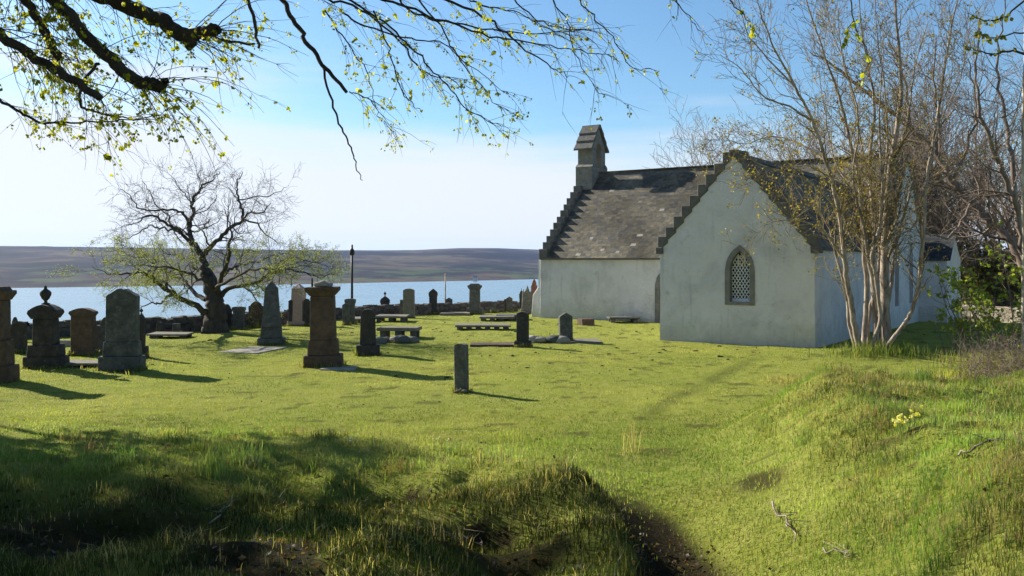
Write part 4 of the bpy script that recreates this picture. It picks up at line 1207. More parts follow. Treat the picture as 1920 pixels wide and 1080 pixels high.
stems = [
    [(1613, 662, .0, 8), (1600, 600, -.1, 6.5), (1590, 535, -.2, 6), (1583, 485, -.3, 5.4), (1574, 400, -.4, 4.6), (1549, 302, -.6, 4), (1523, 227, -.8, 3.4), (1492, 164, -1, 2.8), (1454, 94, -1.2, 2.0), (1425, 20, -1.4, 1.2), (1410, -40, -1.5, .6)],
    [(1618, 662, .1, 7), (1622, 600, .2, 5.8), (1625, 540, .2, 5.4), (1620, 472, .2, 5), (1613, 353, .3, 4.4), (1594, 265, .3, 3.8), (1574, 183, .4, 3.2), (1540, 88, .5, 2.2), (1512, 0, .6, 1.4), (1500, -50, .6, .8)],
    [(1645, 662, 0, 8), (1641, 600, .2, 6.5), (1636, 504, .4, 5.6), (1640, 440, .4, 5.0), (1636, 378, .5, 4.6), (1630, 300, .6, 4), (1640, 205, .6, 3.2), (1628, 126, .7, 2.4), (1614, 50, .8, 1.6), (1610, -40, .8, .8)],
    [(1662, 664, .3, 13), (1660, 600, .4, 12), (1659, 520, .5, 10.5), (1660, 441, .6, 9), (1668, 328, .7, 7), (1682, 240, .8, 5.5), (1690, 158, .9, 4.4), (1682, 63, 1, 3.2), (1678, -40, 1, 2)],
    [(1660, 655, -.2, 6), (1684, 622, -.3, 5.2), (1700, 600, -.4, 5), (1714, 570, -.5, 4.7), (1728, 479, -.6, 4.4), (1735, 353, -.6, 4.0), (1750, 271, -.6, 3.6), (1764, 176, -.5, 3), (1776, 95, -.4, 2.3), (1795, 0, -.3, 1.5), (1802, -50, -.3, .9)],
    [(1655, 650, .5, 5.5), (1660, 600, .5, 4.6), (1670, 545, .6, 4.2), (1678, 470, .6, 3.8), (1690, 420, .7, 3.3), (1702, 378, .8, 2.6), (1712, 330, .9, 1.6), (1716, 280, 1, .8)],
    [(1632, 655, -.3, 5), (1650, 600, -.3, 4.4), (1646, 545, -.3, 4), (1636, 480, -.3, 3.6), (1650, 420, -.2, 3.2), (1655, 340, -.1, 2.8), (1648, 250, 0, 2.2), (1652, 160, 0, 1.4), (1660, 60, 0, .8)],
    [(1626, 660, .3, 5), (1630, 590, .5, 4.4), (1648, 500, .8, 3.8), (1650, 400, 1, 3.2), (1664, 290, 1.2, 2.6), (1660, 180, 1.3, 2), (1645, 70, 1.4, 1.2), (1640, -30, 1.4, .7)],
    [(1650, 660, .2, 5), (1648, 590, .1, 4.4), (1630, 500, 0, 3.8), (1618, 420, -.2, 3.2), (1600, 330, -.4, 2.6), (1610, 220, -.5, 2), (1580, 110, -.6, 1.2), (1570, 10, -.6, .7)],
    [(1606, 655, .4, 5), (1592, 610, .5, 4), (1588, 560, .6, 3.6), (1570, 490, .7, 3.2), (1555, 430, .8, 2.4), (1530, 390, .8, 1.6), (1490, 370, .8, .8)],
    [(1583, 487, -.3, 3), (1556, 448, -.8, 2.4), (1520, 420, -1.2, 1.9), (1470, 412, -1.6, 1.3), (1425, 425, -1.9, .6)],
    [(1575, 400, -.4, 2.8), (1530, 350, -.9, 2.3), (1480, 325, -1.3, 1.8), (1430, 310, -1.7, 1.2), (1390, 290, -2, .6)],
    [(1523, 227, -.8, 2.4), (1480, 200, -1, 2), (1430, 180, -1.1, 1.6), (1390, 130, -1.2, 1.1), (1350, 102, -1.3, .5)],
    [(1549, 302, -.6, 2.4), (1500, 270, 0, 2), (1450, 255, .5, 1.5), (1400, 270, .8, 1.0), (1370, 265, 1, .5)],
    [(1612, 353, .3, 2.6), (1580, 330, .8, 2.1), (1560, 280, 1.2, 1.7), (1545, 200, 1.5, 1.2), (1535, 120, 1.7, .7), (1545, 40, 1.8, .4)],
    [(1636, 378, .5, 2.6), (1612, 250, 1, 2.1), (1590, 140, 1.4, 1.6), (1560, 60, 1.8, 1.1), (1545, -20, 2, .6)],
    [(1667, 330, .7, 2.6), (1700, 230, 1.3, 2.1), (1715, 130, 1.6, 1.5), (1740, 40, 1.8, .9)],
    [(1735, 353, -.6, 2), (1775, 330, -.9, 1.6), (1815, 300, -1, 1.1), (1840, 290, -1, .5)],
    [(1492, 164, -1, 2), (1440, 110, -1.2, 1.5), (1400, 60, -1.4, 1.1), (1385, 0, -1.6, .6)],
    [(1750, 271, -.6, 2), (1775, 200, -1, 1.5), (1800, 150, -1.2, 1.0), (1812, 80, -1.4, .5)],
]
bronze = [(.24, .18, .05), (.22, .18, .05), (.28, .19, .05), (.18, .17, .06)]
def cond_b(p):
    px = 960 + p.x / p.y * F; py = HY - (p.z - CZ) / p.y * F
    return (.95 if py > 220 and px < 1640 else .30)
tree_traced('multi_stem_tree', 'bare tree of many pale slender stems before the church corner', mb, MD, stems,
            [(3.5, 1.25, .65, .15, .07, .42), (4.8, .66, .7, .17, .05, .6), (4.2, .36, .7, .16, .04, .7)], M['bark_pale'], 31, M['twig_olive'], 8, .009,
            (.55, .03, .07, bronze, 6, cond_b), start=.28)

# --- bare trees behind the church
RMIN = .010
def wild_tree(name, label, base, h, seed, nst=3, lean=.25, prm=None, bark='bark_brown', r0=.16, group=None, leafp=None, copies=()):
    rng = random.Random(seed)
    t = empty(name, base, label, 'tree', group)
    stems_, outs, tips = [], [[], [], []], []
    for i in range(nst):
        d = Vector((rng.gauss(0, lean), rng.gauss(0, lean), 1)).normalized()
        st = wander(rng, Vector((rng.gauss(0, .1), rng.gauss(0, .1), -.2)), d, h * rng.uniform(.75, 1.0), r0 * rng.uniform(.6, 1), .012, 14, .09, .04)
        stems_.append(st[:2])
        grow(rng, st[:2], 0, outs, tips, prm or [(2.4, h * .34, .75, .13, .06, .5), (2.8, h * .15, .7, .16, .05, .55), (3.2, h * .075, .7, .16, .04, .7)], .22)
    link('trunk', tube_mesh('trunk', stems_ + outs[0], 6), M[bark], t)
    link('twigs', tube_mesh('twigs', [q for l in outs[1:] for q in l], 3), M[bark], t)
    if leafp:
        n, smin, smax, cols = leafp
        lp = []; ldr = []; ls = []; lc = []
        for pts, d in tips:
            for k in range(n):
                lp.append(pts[-1] + Vector((rng.gauss(0, .05), rng.gauss(0, .05), rng.gauss(0, .05)))); ldr.append(Vector((rng.gauss(0, 1), rng.gauss(0, 1), rng.gauss(0, .8))))
                ls.append(rng.uniform(smin, smax)); b = rng.uniform(.7, 1.3); c = rng.choice(cols); lc.append(tuple(v * b for v in c))
        link('leaves', leaf_mesh('leaves', lp, ldr, ls, lc, seed), M['leaf'], t)
    print(name, sum(len(l) for l in outs))
    return t
GB = 'bare trees beyond the church'
def copy_thing(t, loc, rz, sc, label):
    r = t.copy(); COL.objects.link(r); r.location = loc; r.rotation_euler = (0, 0, rz); r.scale = (sc, sc, sc); r['label'] = label
    for ch in list(t.children):
        c = ch.copy(); COL.objects.link(c); c.parent = r
    return r
def gpos(px, d): return Vector(((px - 960) / F * d, d, tz((px - 960) / F * d, d) - .1))
bt = wild_tree('bare_tree', 'bare tree whose fine crown shows left of the church gable peak', gpos(1395, 52), 11.4, 41, 4, .34, group=GB, r0=.2)
bt2 = wild_tree('bare_tree', 'bare upright tree directly behind the nave roof', gpos(1520, 49), 10.5, 43, 4, .2, group=GB, r0=.2)
copy_thing(bt, gpos(1640, 53), 2.1, 1.15, 'bare tree rising behind the right end of the nave ridge')
copy_thing(bt2, gpos(1790, 46), 1.2, 1.05, 'bare tree standing right of the church east gable')
copy_thing(bt, gpos(1880, 50), 4.0, 1.2, 'bare tree far behind the curved leaning limb')
copy_thing(bt2, gpos(1950, 40), 3.0, .95, 'bare tree at the right edge behind the hedge')
copy_thing(bt, gpos(1460, 56), 5.2, .95, 'bare tree half hidden by the wing gable peak')
copy_thing(bt2, gpos(1720, 60), 5.0, 1.15, 'bare tree seen between the curved stem and the gable')

# --- big leaning tree at the right
RMIN = .006
lb = hit(1925, 650); LD = 27.0; lb = Vector(((1935 - 960) / F * LD, LD, tz((1935 - 960) / F * LD, LD)))
tree_traced('leaning_tree', 'large brown tree whose heavy limb arches leftward over the hedge', lb, LD, [
    [(1935, 640, 0, 15), (1930, 560, 0, 13), (1915, 480, 0, 11), (1880, 436, .3, 9.5), (1857, 416, .5, 8.5), (1820, 378, .8, 8), (1785, 340, 1.0, 7.5), (1757, 290, 1.2, 7), (1706, 239, 1.5, 6), (1650, 195, 1.8, 5.5), (1605, 158, 2, 4), (1560, 120, 2.2, 2.5), (1520, 100, 2.4, 1.2)],
    [(1930, 560, 0, 9), (1915, 440, -.5, 7.5), (1902, 378, -.8, 6.5), (1880, 320, -1, 5.5), (1860, 275, -1.2, 5), (1838, 200, -1.3, 3.5), (1830, 120, -1.4, 2.2), (1840, 30, -1.5, 1.2)],
    [(1902, 378, -.8, 6), (1895, 300, -.5, 5), (1885, 220, -.2, 4), (1870, 130, .1, 2.8), (1880, 40, .3, 1.6), (1890, -30, .4, .8)],
    [(1915, 480, 0, 7), (1935, 380, .4, 5.5), (1945, 280, .6, 4.4), (1930, 180, .8, 3), (1935, 80, 1, 1.8)],
    [(1820, 378, .8, 4), (1800, 420, .4, 3.4), (1775, 445, .1, 2.6), (1745, 440, 0, 1.6), (1725, 425, 0, .8)],
    [(1757, 290, 1.2, 4), (1760, 220, 1.2, 3.4), (1750, 150, 1.3, 2.4), (1755, 70, 1.4, 1.4)],
    [(1785, 340, 1.0, 4), (1815, 270, .8, 3.4), (1830, 200, .7, 2.4), (1815, 110, .6, 1.4)],
    [(1706, 239, 1.5, 3.5), (1700, 170, 1.6, 2.8), (1685, 100, 1.7, 1.9), (1690, 20, 1.8, 1)],
], [(2.2, 1.9, .7, .15, .05, .4), (3.2, .9, .7, .17, .04, .55), (3.4, .45, .7, .16, .03, .7)], M['bark_brown'], 51, None, 8, .03, start=.2)
pb = Vector(((1922 - 960) / F * 21, 21, tz((1922 - 960) / F * 21, 21)))
tree_traced('pale_trunk_tree', 'pale blotched straight trunk standing at the right edge', pb, 21.0, [
    [(1921, 660, 0, 6.5), (1920, 560, 0, 6), (1921, 440, 0, 5.6), (1919, 320, 0, 5.2), (1920, 200, 0, 4.6), (1923, 80, 0, 4), (1924, -40, 0, 3)]],
    [(.5, 1.0, .8, .15, .06, .3), (2, .5, .7, .17, .04, .6)], M['birch'], 53, M['bark_brown'], 8, .01, start=.5)

RMIN = .004
# --- leafy shrubs, hedge and wall at the far right
def shrub(name, label, base, rx, ry, h, nst, seed, cols, lsize, prm, bark='bark_brown', group=None, cat='shrub', nleaf=2, lprob=1.0, r0=.02, leafy=True):
    rng = random.Random(seed)
    t = empty(name, base, label, cat, group)
    st = []; outs = [[], [], []]; tips = []
    for i in range(nst):
        a = rng.random() * 2 * pi; q = sqrt(rng.random())
        p = Vector((rx * q * cos(a), ry * q * sin(a), 0)); p.z = tz(base.x + p.x, base.y + p.y) - base.z - .05
        d = Vector((cos(a) * q * .5 + rng.gauss(0, .2), sin(a) * q * .4 + rng.gauss(0, .2), 1)).normalized()
        w = wander(rng, p, d, h * rng.uniform(.6, 1.05), r0 * rng.uniform(.6, 1.2), r0 * .25, 7, .13, .02); st.append(w[:2])
        grow(rng, w[:2], 0, outs, tips, prm, .2)
    link('stems', tube_mesh('stems', st + [q for l in outs for q in l], 3), M[bark], t)
    if leafy:
        lp = []; ldr = []; ls = []; lc = []
        for pts, d in tips:
            if rng.random() > lprob: continue
            for k in range(nleaf):
                f = rng.random() * (len(pts) - 1); i = min(int(f), len(pts) - 2)
                lp.append(pts[i].lerp(pts[i + 1], f - i)); ldr.append(Vector((rng.gauss(0, 1), rng.gauss(0, 1), rng.gauss(0, .6) - .2)))
                ls.append(rng.uniform(*lsize)); b = rng.uniform(.65, 1.3); c = rng.choice(cols); lc.append(tuple(v * b for v in c))
        link('leaves', leaf_mesh('leaves', lp, ldr, ls, lc, seed), M['leaf'], t)
    return t
green = [(.26, .32, .04), (.32, .36, .05), (.20, .27, .04)]
dgreen = [(.05, .07, .025), (.08, .09, .03), (.12, .11, .05)]
olive = [(.15, .14, .06), (.20, .16, .09), (.12, .12, .05)]
shp = [(4, .55, .8, .18, .02, .6), (6, .28, .8, .2, 0, .7)]
shrub('leafy_sapling', 'young tree with fresh bright green leaves before the hedge', gpos(1868, 22.5), .8, .6, 2.7, 12, 61, green, (.06, .12), [(3.4, .75, .8, .18, -.02, .6), (5, .35, .8, .2, -.03, .7)], nleaf=6, lprob=.85)
shrub('leafy_sapling', 'leafy green sapling at the right edge beside the pale trunk', gpos(1915, 22.0), .6, .6, 3.4, 9, 62, green, (.06, .12), [(3.0, .7, .8, .18, -.02, .6), (4, .35, .8, .2, -.03, .7)], nleaf=6, lprob=.8)
HB = 'evergreen bushes of the hedge'
for i, (px, d, h, rx) in enumerate([(1795, 52, 3.4, 1.9), (1840, 50, 3.8, 2.1), (1890, 51, 3.7, 2.1), (1945, 49, 3.9, 2.1), (1995, 50, 3.9, 2.2), (1752, 54, 3.2, 1.9)]):
    lab = ['dark green bush just right of the church', 'dark hedge bush second from the church, above the pale wall', 'dark hedge bush behind the leafy sapling', 'dark hedge bush behind the pale trunk', 'dark hedge bush beyond the right edge', 'dark bush peeping behind the vestry corner'][i]
    shrub('hedge_bush', lab, gpos(px, d), rx, 1.0, h, 26, 70 + i, olive if i in (0, 1) else dgreen + olive, (.10, .19), [(3.8, .9, .9, .2, 0, .6), (5, .45, .9, .2, 0, .7)], group=HB, nleaf=4)
wp0, wp1 = Vector((20.3, 44.3, 0)), Vector((24.4, 37.7, 0))
stone_wall('field_wall', 'sunlit pale rubble wall right of the church', [(wp0.x, wp0.y), (wp1.x, wp1.y)], .62, .4, M['wallpale'], 8, cope=False)
shrub('bramble_thicket', 'tangle of brown leafless brambles at the right edge', gpos(1905, 17.2), .85, .7, .95, 110, 81, None, None, [(4, .55, 1.0, .3, -.05, .7), (5, .3, .9, .25, 0, .7)], 'bark_brown', leafy=False, r0=.009)
shrub('bramble_thicket', 'small bare bush at the end of the pale wall', gpos(1785, 24.5), .35, .3, .9, 7, 82, None, None, [(3, .4, .8, .2, 0, .7), (4, .22, .9, .25, 0, .7)], 'bark_brown', leafy=False, r0=.012)

# --- overhanging tree in the foreground, its trunk stands left of the frame
rng = random.Random(91)
fb = Vector((-10.2, 9.5, tz(-10.2, 9.5) - .1))
ft = empty('overhanging_tree', fb, 'foreground tree whose sawn dark boughs and drooping leafy twigs hang into the top left', 'tree')
OD = 6.2
def ft_path(seq, sub=5, jit=.006):
    P = [at(px, py, OD + dz) - fb for px, py, dz, r in seq]; R = [r * (OD + dz) / F for px, py, dz, r in seq]
    return spline(P, R, sub, jit, rng)
trunk_ = spline([Vector((0, 0, -.3)), Vector((.1, 0, 1.5)), Vector((.3, -.1, 3)), Vector((.5, -.2, 4.6)), Vector((.3, 0, 7)), Vector((0, .2, 9.5))], [.5, .42, .36, .3, .2, .08], 6, .02, rng)
hub = fb + Vector((.5, -.2, 4.6))
def hubpx(dz=0):   # limbs leave the trunk outside the frame
    return None
bo = []
def bough(seq, hubz):
    P = [at(px, py, OD + dz) - fb for px, py, dz, r in seq]; h0 = Vector((.4, -.15, hubz)); P = [h0, h0.lerp(P[0], .45), h0.lerp(P[0], .78), h0.lerp(P[0], .92)] + P
    R = [seq[0][3] * OD / F * q for q in (1.9, 1.5, 1.2, 1.05)] + [r * (OD + dz) / F for px, py, dz, r in seq]
    p = spline(P, R, 7, .008, rng); bo.append(p); return p
B1 = bough([(60, -60, .8, 16), (180, -14, .5, 15), (240, 12, .4, 14.5), (300, 38, .3, 14), (345, 66, .2, 14.5), (372, 62, .2, 12), (405, 54, .2, 12)], 7.5)
B1b = ft_path([(335, 60, .25, 12), (352, 75, .2, 13), (360, 88, .2, 11)], 3); bo.append(B1b)
B2 = bough([(40, -60, 0, 12), (95, -8, -.1, 11.5), (150, 52, -.2, 11.5), (208, 112, -.3, 12), (256, 150, -.3, 11.5), (283, 157, -.3, 12), (308, 158, -.3, 13)], 6.8)
B3 = bough([(-60, 35, -.5, 9), (-5, 66, -.6, 9), (60, 105, -.6, 8.5), (130, 145, -.7, 8), (187, 184, -.7, 7)], 4.9)
B4 = bough([(-10, -70, .3, 9), (40, -8, .2, 8.5), (73, 38, .2, 8), (95, 80, .2, 8), (108, 108, .2, 7)], 6.5)
B5 = bough([(420, -130, 1.0, 7), (520, -12, .9, 4.6), (560, 52, .8, 4.4), (600, 112, .7, 4), (650, 173, .6, 3.2)], 8.0)
bo.append(ft_path([(604, 122, .7, 2.5), (622, 190, .6, 2.1), (640, 240, .6, 1.8), (657, 275, .5, 1.5), (668, 310, .5, 1.1), (680, 338, .5, .7)]))
bo.append(ft_path([(460, -15, .4, 3.6), (478, 45, .4, 3.2), (485, 90, .4, 2.6)], 4))
bo.append(ft_path([(-15, 176, -.9, 3.2), (40, 212, -.9, 2.6), (80, 230, -.9, 2.2), (150, 228, -.8, 1.7), (225, 226, -.7, 1.2), (290, 224, -.6, .6)]))
bo.append(ft_path([(185, 120, -.3, 3), (158, 150, -.5, 3), (150, 190, -.6, 2.8), (170, 208, -.6, 2.2), (230, 220, -.6, 1.5), (300, 216, -.5, .7)]))
bo.append(ft_path([(390, 62, .2, 3), (430, 78, .2, 2.6), (478, 82, .2, 2.2)], 3))
strands = [
    [(640, -10, 0, 2.2), (720, 40, 0, 1.9), (780, 100, .1, 1.6), (830, 150, .1, 1.3), (880, 210, .2, 1), (940, 236, .2, .6)],
    [(690, -12, .4, 2.6), (800, 28, .3, 2.2), (900, 62, .3, 1.8), (1000, 80, .3, 1.2), (1090, 96, .3, .9), (1152, 106, .3, .5)],
    [(800, -20, .8, 2.8), (905, 30, .8, 2.2), (960, 72, .7, 1.7), (1035, 128, .7, 1.1), (1066, 142, .7, .6)],
    [(1080, -10, .9, 1.4), (1110, 30, .9, 1.2), (1150, 72, .9, 1), (1180, 122, .9, .8), (1232, 133, .9, .4)],
    [(1030, -12, .5, 1.3), (1062, 45, .5, 1.1), (1078, 100, .5, .9), (1122, 175, .5, .4)],
    [(1240, -30, 1, 1.4), (1280, 15, 1, 1), (1311, 58, 1, .5)],
    [(560, -10, .6, 2.4), (660, 10, .6, 2.2), (745, 70, .6, 1.8), (790, 130, .6, 1.4), (850, 150, .6, .8), (880, 200, .6, .4)],
    [(700, 20, .2, 1.6), (730, 90, .2, 1.3), (750, 160, .2, 1), (790, 210, .2, .6)],
    [(640, 20, .9, 2.0), (690, 50, .9, 1.6), (770, 72, .9, 1.4), (840, 90, .9, 1.0), (940, 170, .9, .5)],
    [(780, -12, .4, 1.8), (830, 60, .4, 1.5), (860, 110, .4, 1.2), (900, 160, .4, .8), (950, 215, .4, .4)],
    [(860, -20, .3, 1.8), (900, 10, .3, 1.4), (960, 20, .3, 1), (1040, 60, .3, .6), (1100, 70, .3, .3)],
    [(610, 20, .4, 1.5), (650, 80, .5, 1.2), (690, 140, .5, .9), (705, 200, .6, .6), (742, 250, .6, .3)],
    [(655, 172, .6, 1.2), (690, 185, .6, 1), (712, 215, .6, .7), (745, 262, .6, .3)],
    [(740, -20, .7, 2.2), (770, 20, .7, 2), (850, 45, .7, 1.7), (960, 60, .7, 1.2), (1075, 60, .8, .6)],
    [(950, -14, .7, 1.6), (1000, 30, .7, 1.2), (1060, 55, .7, .9), (1140, 55, .7, .4)],
]
for s_ in strands: bo.append(ft_path(s_, 6, .008))
# hanging twig curtain
tw = []; ftips = []
def droop(p, d, l, r, n=9, grav=.10):
    pts = [p.copy()]; rad = [r]
    for i in range(n):
        d = (d + Vector((rng.gauss(0, .10), rng.gauss(0, .10), rng.gauss(0, .10) - grav))).normalized()
        p = p + d * (l / n); pts.append(p.copy()); rad.append(r * (1 - .75 * (i + 1) / n))
    return pts, rad
src = [B1, B2, B3, B4] + bo[7:]
for p in src:
    pts, rad = p
    L = sum((b - a).length for a, b in zip(pts, pts[1:]))
    thick = max(rad[-1], rad[len(rad) // 2]) > .02
    vis = [i for i, q in enumerate(pts) if -380 < F * (q + fb).x / max(.5, (q + fb).y) + 960 - 0 and (q + fb).y > 2]
    if not vis: continue
    for j in range(int(len(vis) * (1.45 if thick else .75))):
        i = rng.choice(vis); q = pts[i]
        tdir = (pts[min(i + 1, len(pts) - 1)] - pts[max(i - 1, 0)]).normalized()
        d = (tdir * rng.uniform(.3, 1) + Vector((rng.gauss(.25, .4), rng.gauss(0, .4), rng.gauss(-.1, .35)))).normalized()
        l = rng.uniform(.25, .85) if thick else rng.uniform(.12, .38)
        s_ = droop(q, d, l, rng.uniform(.0022, .0045) if thick else .0019, 9, .07); tw.append(s_)
        for m in range(rng.randint(1, 4) if thick else rng.randint(0, 2)):
            f = rng.uniform(.2, .95); ii = int(f * (len(s_[0]) - 1))
            dd = (s_[0][min(ii + 1, len(s_[0]) - 1)] - s_[0][max(0, ii - 1)]).normalized() + Vector((rng.gauss(0, .5), rng.gauss(0, .5), rng.gauss(0, .4)))
            c_ = droop(s_[0][ii], dd.normalized(), rng.uniform(.08, .28), .0015, 5, .05); tw.append(c_); ftips.append(c_[0])
        ftips.append(s_[0])
for p in bo[7:]: ftips.append(p[0][len(p[0]) // 3:])
for q_ in tw + bo[7:]:
    pass
link('trunk', tube_mesh('trunk', [trunk_], 12), M['bark'], ft)
link('boughs', tube_mesh('boughs', bo, 9), M['bark'], ft)
link('twigs', tube_mesh('twigs', tw, 4), M['bark'], ft)
lp = []; ldr = []; ls = []; lc = []
fresh = [(.40, .42, .03), (.50, .47, .04), (.34, .38, .03), (.24, .28, .03)]
for pts in ftips:
    nn = rng.randint(1, 3)
    for k in range(nn):
        f = rng.uniform(.15, 1.0) * (len(pts) - 1); i = min(int(f), len(pts) - 2)
        q = pts[i].lerp(pts[i + 1], f - i)
        w = q + fb
        px = 960 + F * w.x / max(w.y, .5)
        if px > 1000 and rng.random() < .55: continue
        if rng.random() < .42: continue
        sz = rng.uniform(.012, .023) * (1.7 if rng.random() < .12 else 1)
        for g in range(rng.randint(3, 6)):
            lp.append(q + Vector((rng.gauss(0, .009), rng.gauss(0, .009), rng.gauss(0, .009) - .004)))
            ldr.append(Vector((rng.gauss(0, .6), rng.gauss(0, .6), -1))); ls.append(sz * rng.uniform(.8, 1.3))
            b = rng.uniform(.7, 1.25); c = rng.choice(fresh); lc.append(tuple(v * b for v in c))
link('leaves', leaf_mesh('leaves', lp, ldr, ls, lc, 5), M['leaf'], ft)
print('front tree', len(tw), len(lp))
# unseen tree added on the left, its crown shaped to shade the near ground
lp = []; ldr = []; ls = []; lc = []; cb = []
crc = random.Random(5)
sb = Vector((-14.5, 16.0, tz(-14.5, 16.0) - .1))
stt = empty('added_shade_tree', sb, 'unseen leafy tree added beyond the left edge to shade the near turf', 'tree')
nb = 0
while nb < 72:
    sx = crc.uniform(-8, .9); sy = crc.uniform(2.2, 8.9 - .10 * sx); zb = crc.uniform(3, 13); rb = crc.uniform(.35, .85)
    if crc.random() < .16: sx = crc.uniform(2.6, 5); sy = crc.uniform(3, 5.4)
    if nb > 60: sx = crc.uniform(-4.5, -.2); sy = crc.uniform(3.4, 5.6)
    elif (sx > .4 and sx < 2) or (sx > -1.2 and sx < 1.6 and sy > 6.8 and crc.random() < .88): continue
    yb = sy + (zb - .5) * sdir.y / sdir.z
    zr = .5
    xb = sx + (zb - zr) * sdir.x / sdir.z; yb = sy + (zb - zr) * sdir.y / sdir.z
    if not (xb < -.60 * yb - rb - .3 or zb > CZ + .31 * yb + rb + .3): continue
    nb += 1
    c = Vector((xb, yb, zb)) - sb
    a = Vector((0, 0, max(1.5, min(9, c.z * .7))))
    cb.append(spline([a, a.lerp(c, .5) + Vector((0, 0, .3)), c], [.08, .04, .015], 4, .03, crc))
    for k in range(int(420 * rb)):
        v = Vector((crc.gauss(0, 1), crc.gauss(0, 1), crc.gauss(0, .8))).normalized() * rb * crc.random() ** .4
        lp.append(c + v); ldr.append(Vector((crc.gauss(0, 1), crc.gauss(0, 1), -.4))); ls.append(crc.uniform(.10, .20)); lc.append((.10, .13, .02))
link('crown', leaf_mesh('crown', lp, ldr, ls, lc, 8, True), M['leaf'], stt)
link('shade_crown_limbs', tube_mesh('shade_crown_limbs', cb, 5), M['bark'], stt)
link('trunk', tube_mesh('trunk', [spline([Vector((0, 0, -.2)), Vector((.1, 0, 3)), Vector((0, .1, 6)), Vector((.1, 0, 10))], [.45, .36, .25, .08], 6, .02, crc)], 12), M['bark'], stt)

# unseen canopy added to the overhanging tree, to block skylight over the near ground
lp = []; ldr = []; ls = []; lc = []; cb = []
nb = 0
while nb < 75:
    c = Vector((crc.uniform(-9, 5), crc.uniform(-3, 7.2), crc.uniform(5.2, 9))); rb = crc.uniform(.8, 1.3)
    if c.z < CZ + .30 * max(c.y, 0) + rb + .5: continue
    nb += 1; c = c - fb
    a = Vector((.3, 0, 7.0)); cb.append(spline([a, a.lerp(c, .5) + Vector((0, 0, 1.2)), c], [.09, .05, .015], 4, .03, crc))
    for k in range(260):
        v = Vector((crc.gauss(0, 1), crc.gauss(0, 1), crc.gauss(0, .8))).normalized() * rb * crc.random() ** .4
        lp.append(c + v); ldr.append(Vector((crc.gauss(0, 1), crc.gauss(0, 1), -.4))); ls.append(crc.uniform(.16, .30)); lc.append((.10, .13, .02))
link('crown', leaf_mesh('crown', lp, ldr, ls, lc, 9, True), M['leaf'], ft)
link('shade_crown_limbs', tube_mesh('shade_crown_limbs', cb, 5), M['bark'], ft)

# leaf sprays hanging in from above on the right
def spray(name, label, seqs, D, seed, sz, ldens=6, cols=fresh, col_jit=1):
    rg = random.Random(seed)
    allp = []
    b0 = at(seqs[0][0][0], seqs[0][0][1], D)
    t = empty(name, b0, label, 'branch', 'leafy sprays hanging in from above')
    lp = []; ldr = []; ls = []; lc = []
    for seq in seqs:
        P = [at(px, py, D + dz) - b0 for px, py, dz, r in seq]; R = [r * D / F for *_, r in seq]
        p = spline(P, R, 5, .004, rg); allp.append(p)
        for k in range(ldens):
            i = rg.randint(len(p[0]) // 3, len(p[0]) - 1); q = p[0][i]
            for g in range(3):
                lp.append(q + Vector((rg.gauss(0, .01), rg.gauss(0, .01), rg.gauss(0, .01)))); ldr.append(Vector((rg.gauss(0, .7), rg.gauss(0, .7), -1)))
                ls.append(rg.uniform(*sz)); b = rg.uniform(.8, 1.25); c = rg.choice(cols); lc.append(tuple(v * b for v in c))
    link('twig', tube_mesh('twig', allp, 5), M['bark'], t)
    link('leaves', leaf_mesh('leaves', lp, ldr, ls, lc, seed), M['leaf'], t)
spray('leafy_spray', 'two bright leaves dangling from a thin twig above the bellcote', [[(1262, -20, 0, 1.2), (1270, 5, 0, 1), (1271, 30, 0, .7)]], 4.5, 1, (.022, .032), 2)
spray('leafy_spray', 'bright leaves on a twig at the top edge left of the tall stems', [[(1340, -30, 0, 1.6), (1375, 5, 0, 1.2), (1405, 40, 0, .9), (1415, 62, 0, .6)]], 4.5, 2, (.022, .034), 5)
spray('leafy_spray', 'sunlit leaves hanging in front of the many-stemmed tree', [[(1590, -30, 0, 1.6), (1600, 40, 0, 1.2), (1628, 100, 0, .9), (1620, 140, 0, .6)], [(1600, 40, 0, 1), (1585, 70, 0, .6), (1590, 88, 0, .5)]], 4.5, 3, (.022, .034), 4)
spray('leafy_spray', 'loose twigs with olive leaves in the top right corner', [[(1960, 120, 0, 3), (1900, 95, 0, 2.2), (1850, 100, 0, 1.4), (1805, 85, 0, .6)], [(1940, -20, .2, 2.4), (1890, 30, .2, 1.8), (1850, 40, .2, 1.2), (1815, 25, .2, .6)], [(1960, 60, .1, 2), (1900, 62, .1, 1.5), (1860, 70, .1, 1), (1830, 55, .1, .5)]], 5.0, 4, (.02, .035), 10, [(.14, .15, .03), (.18, .17, .04)])

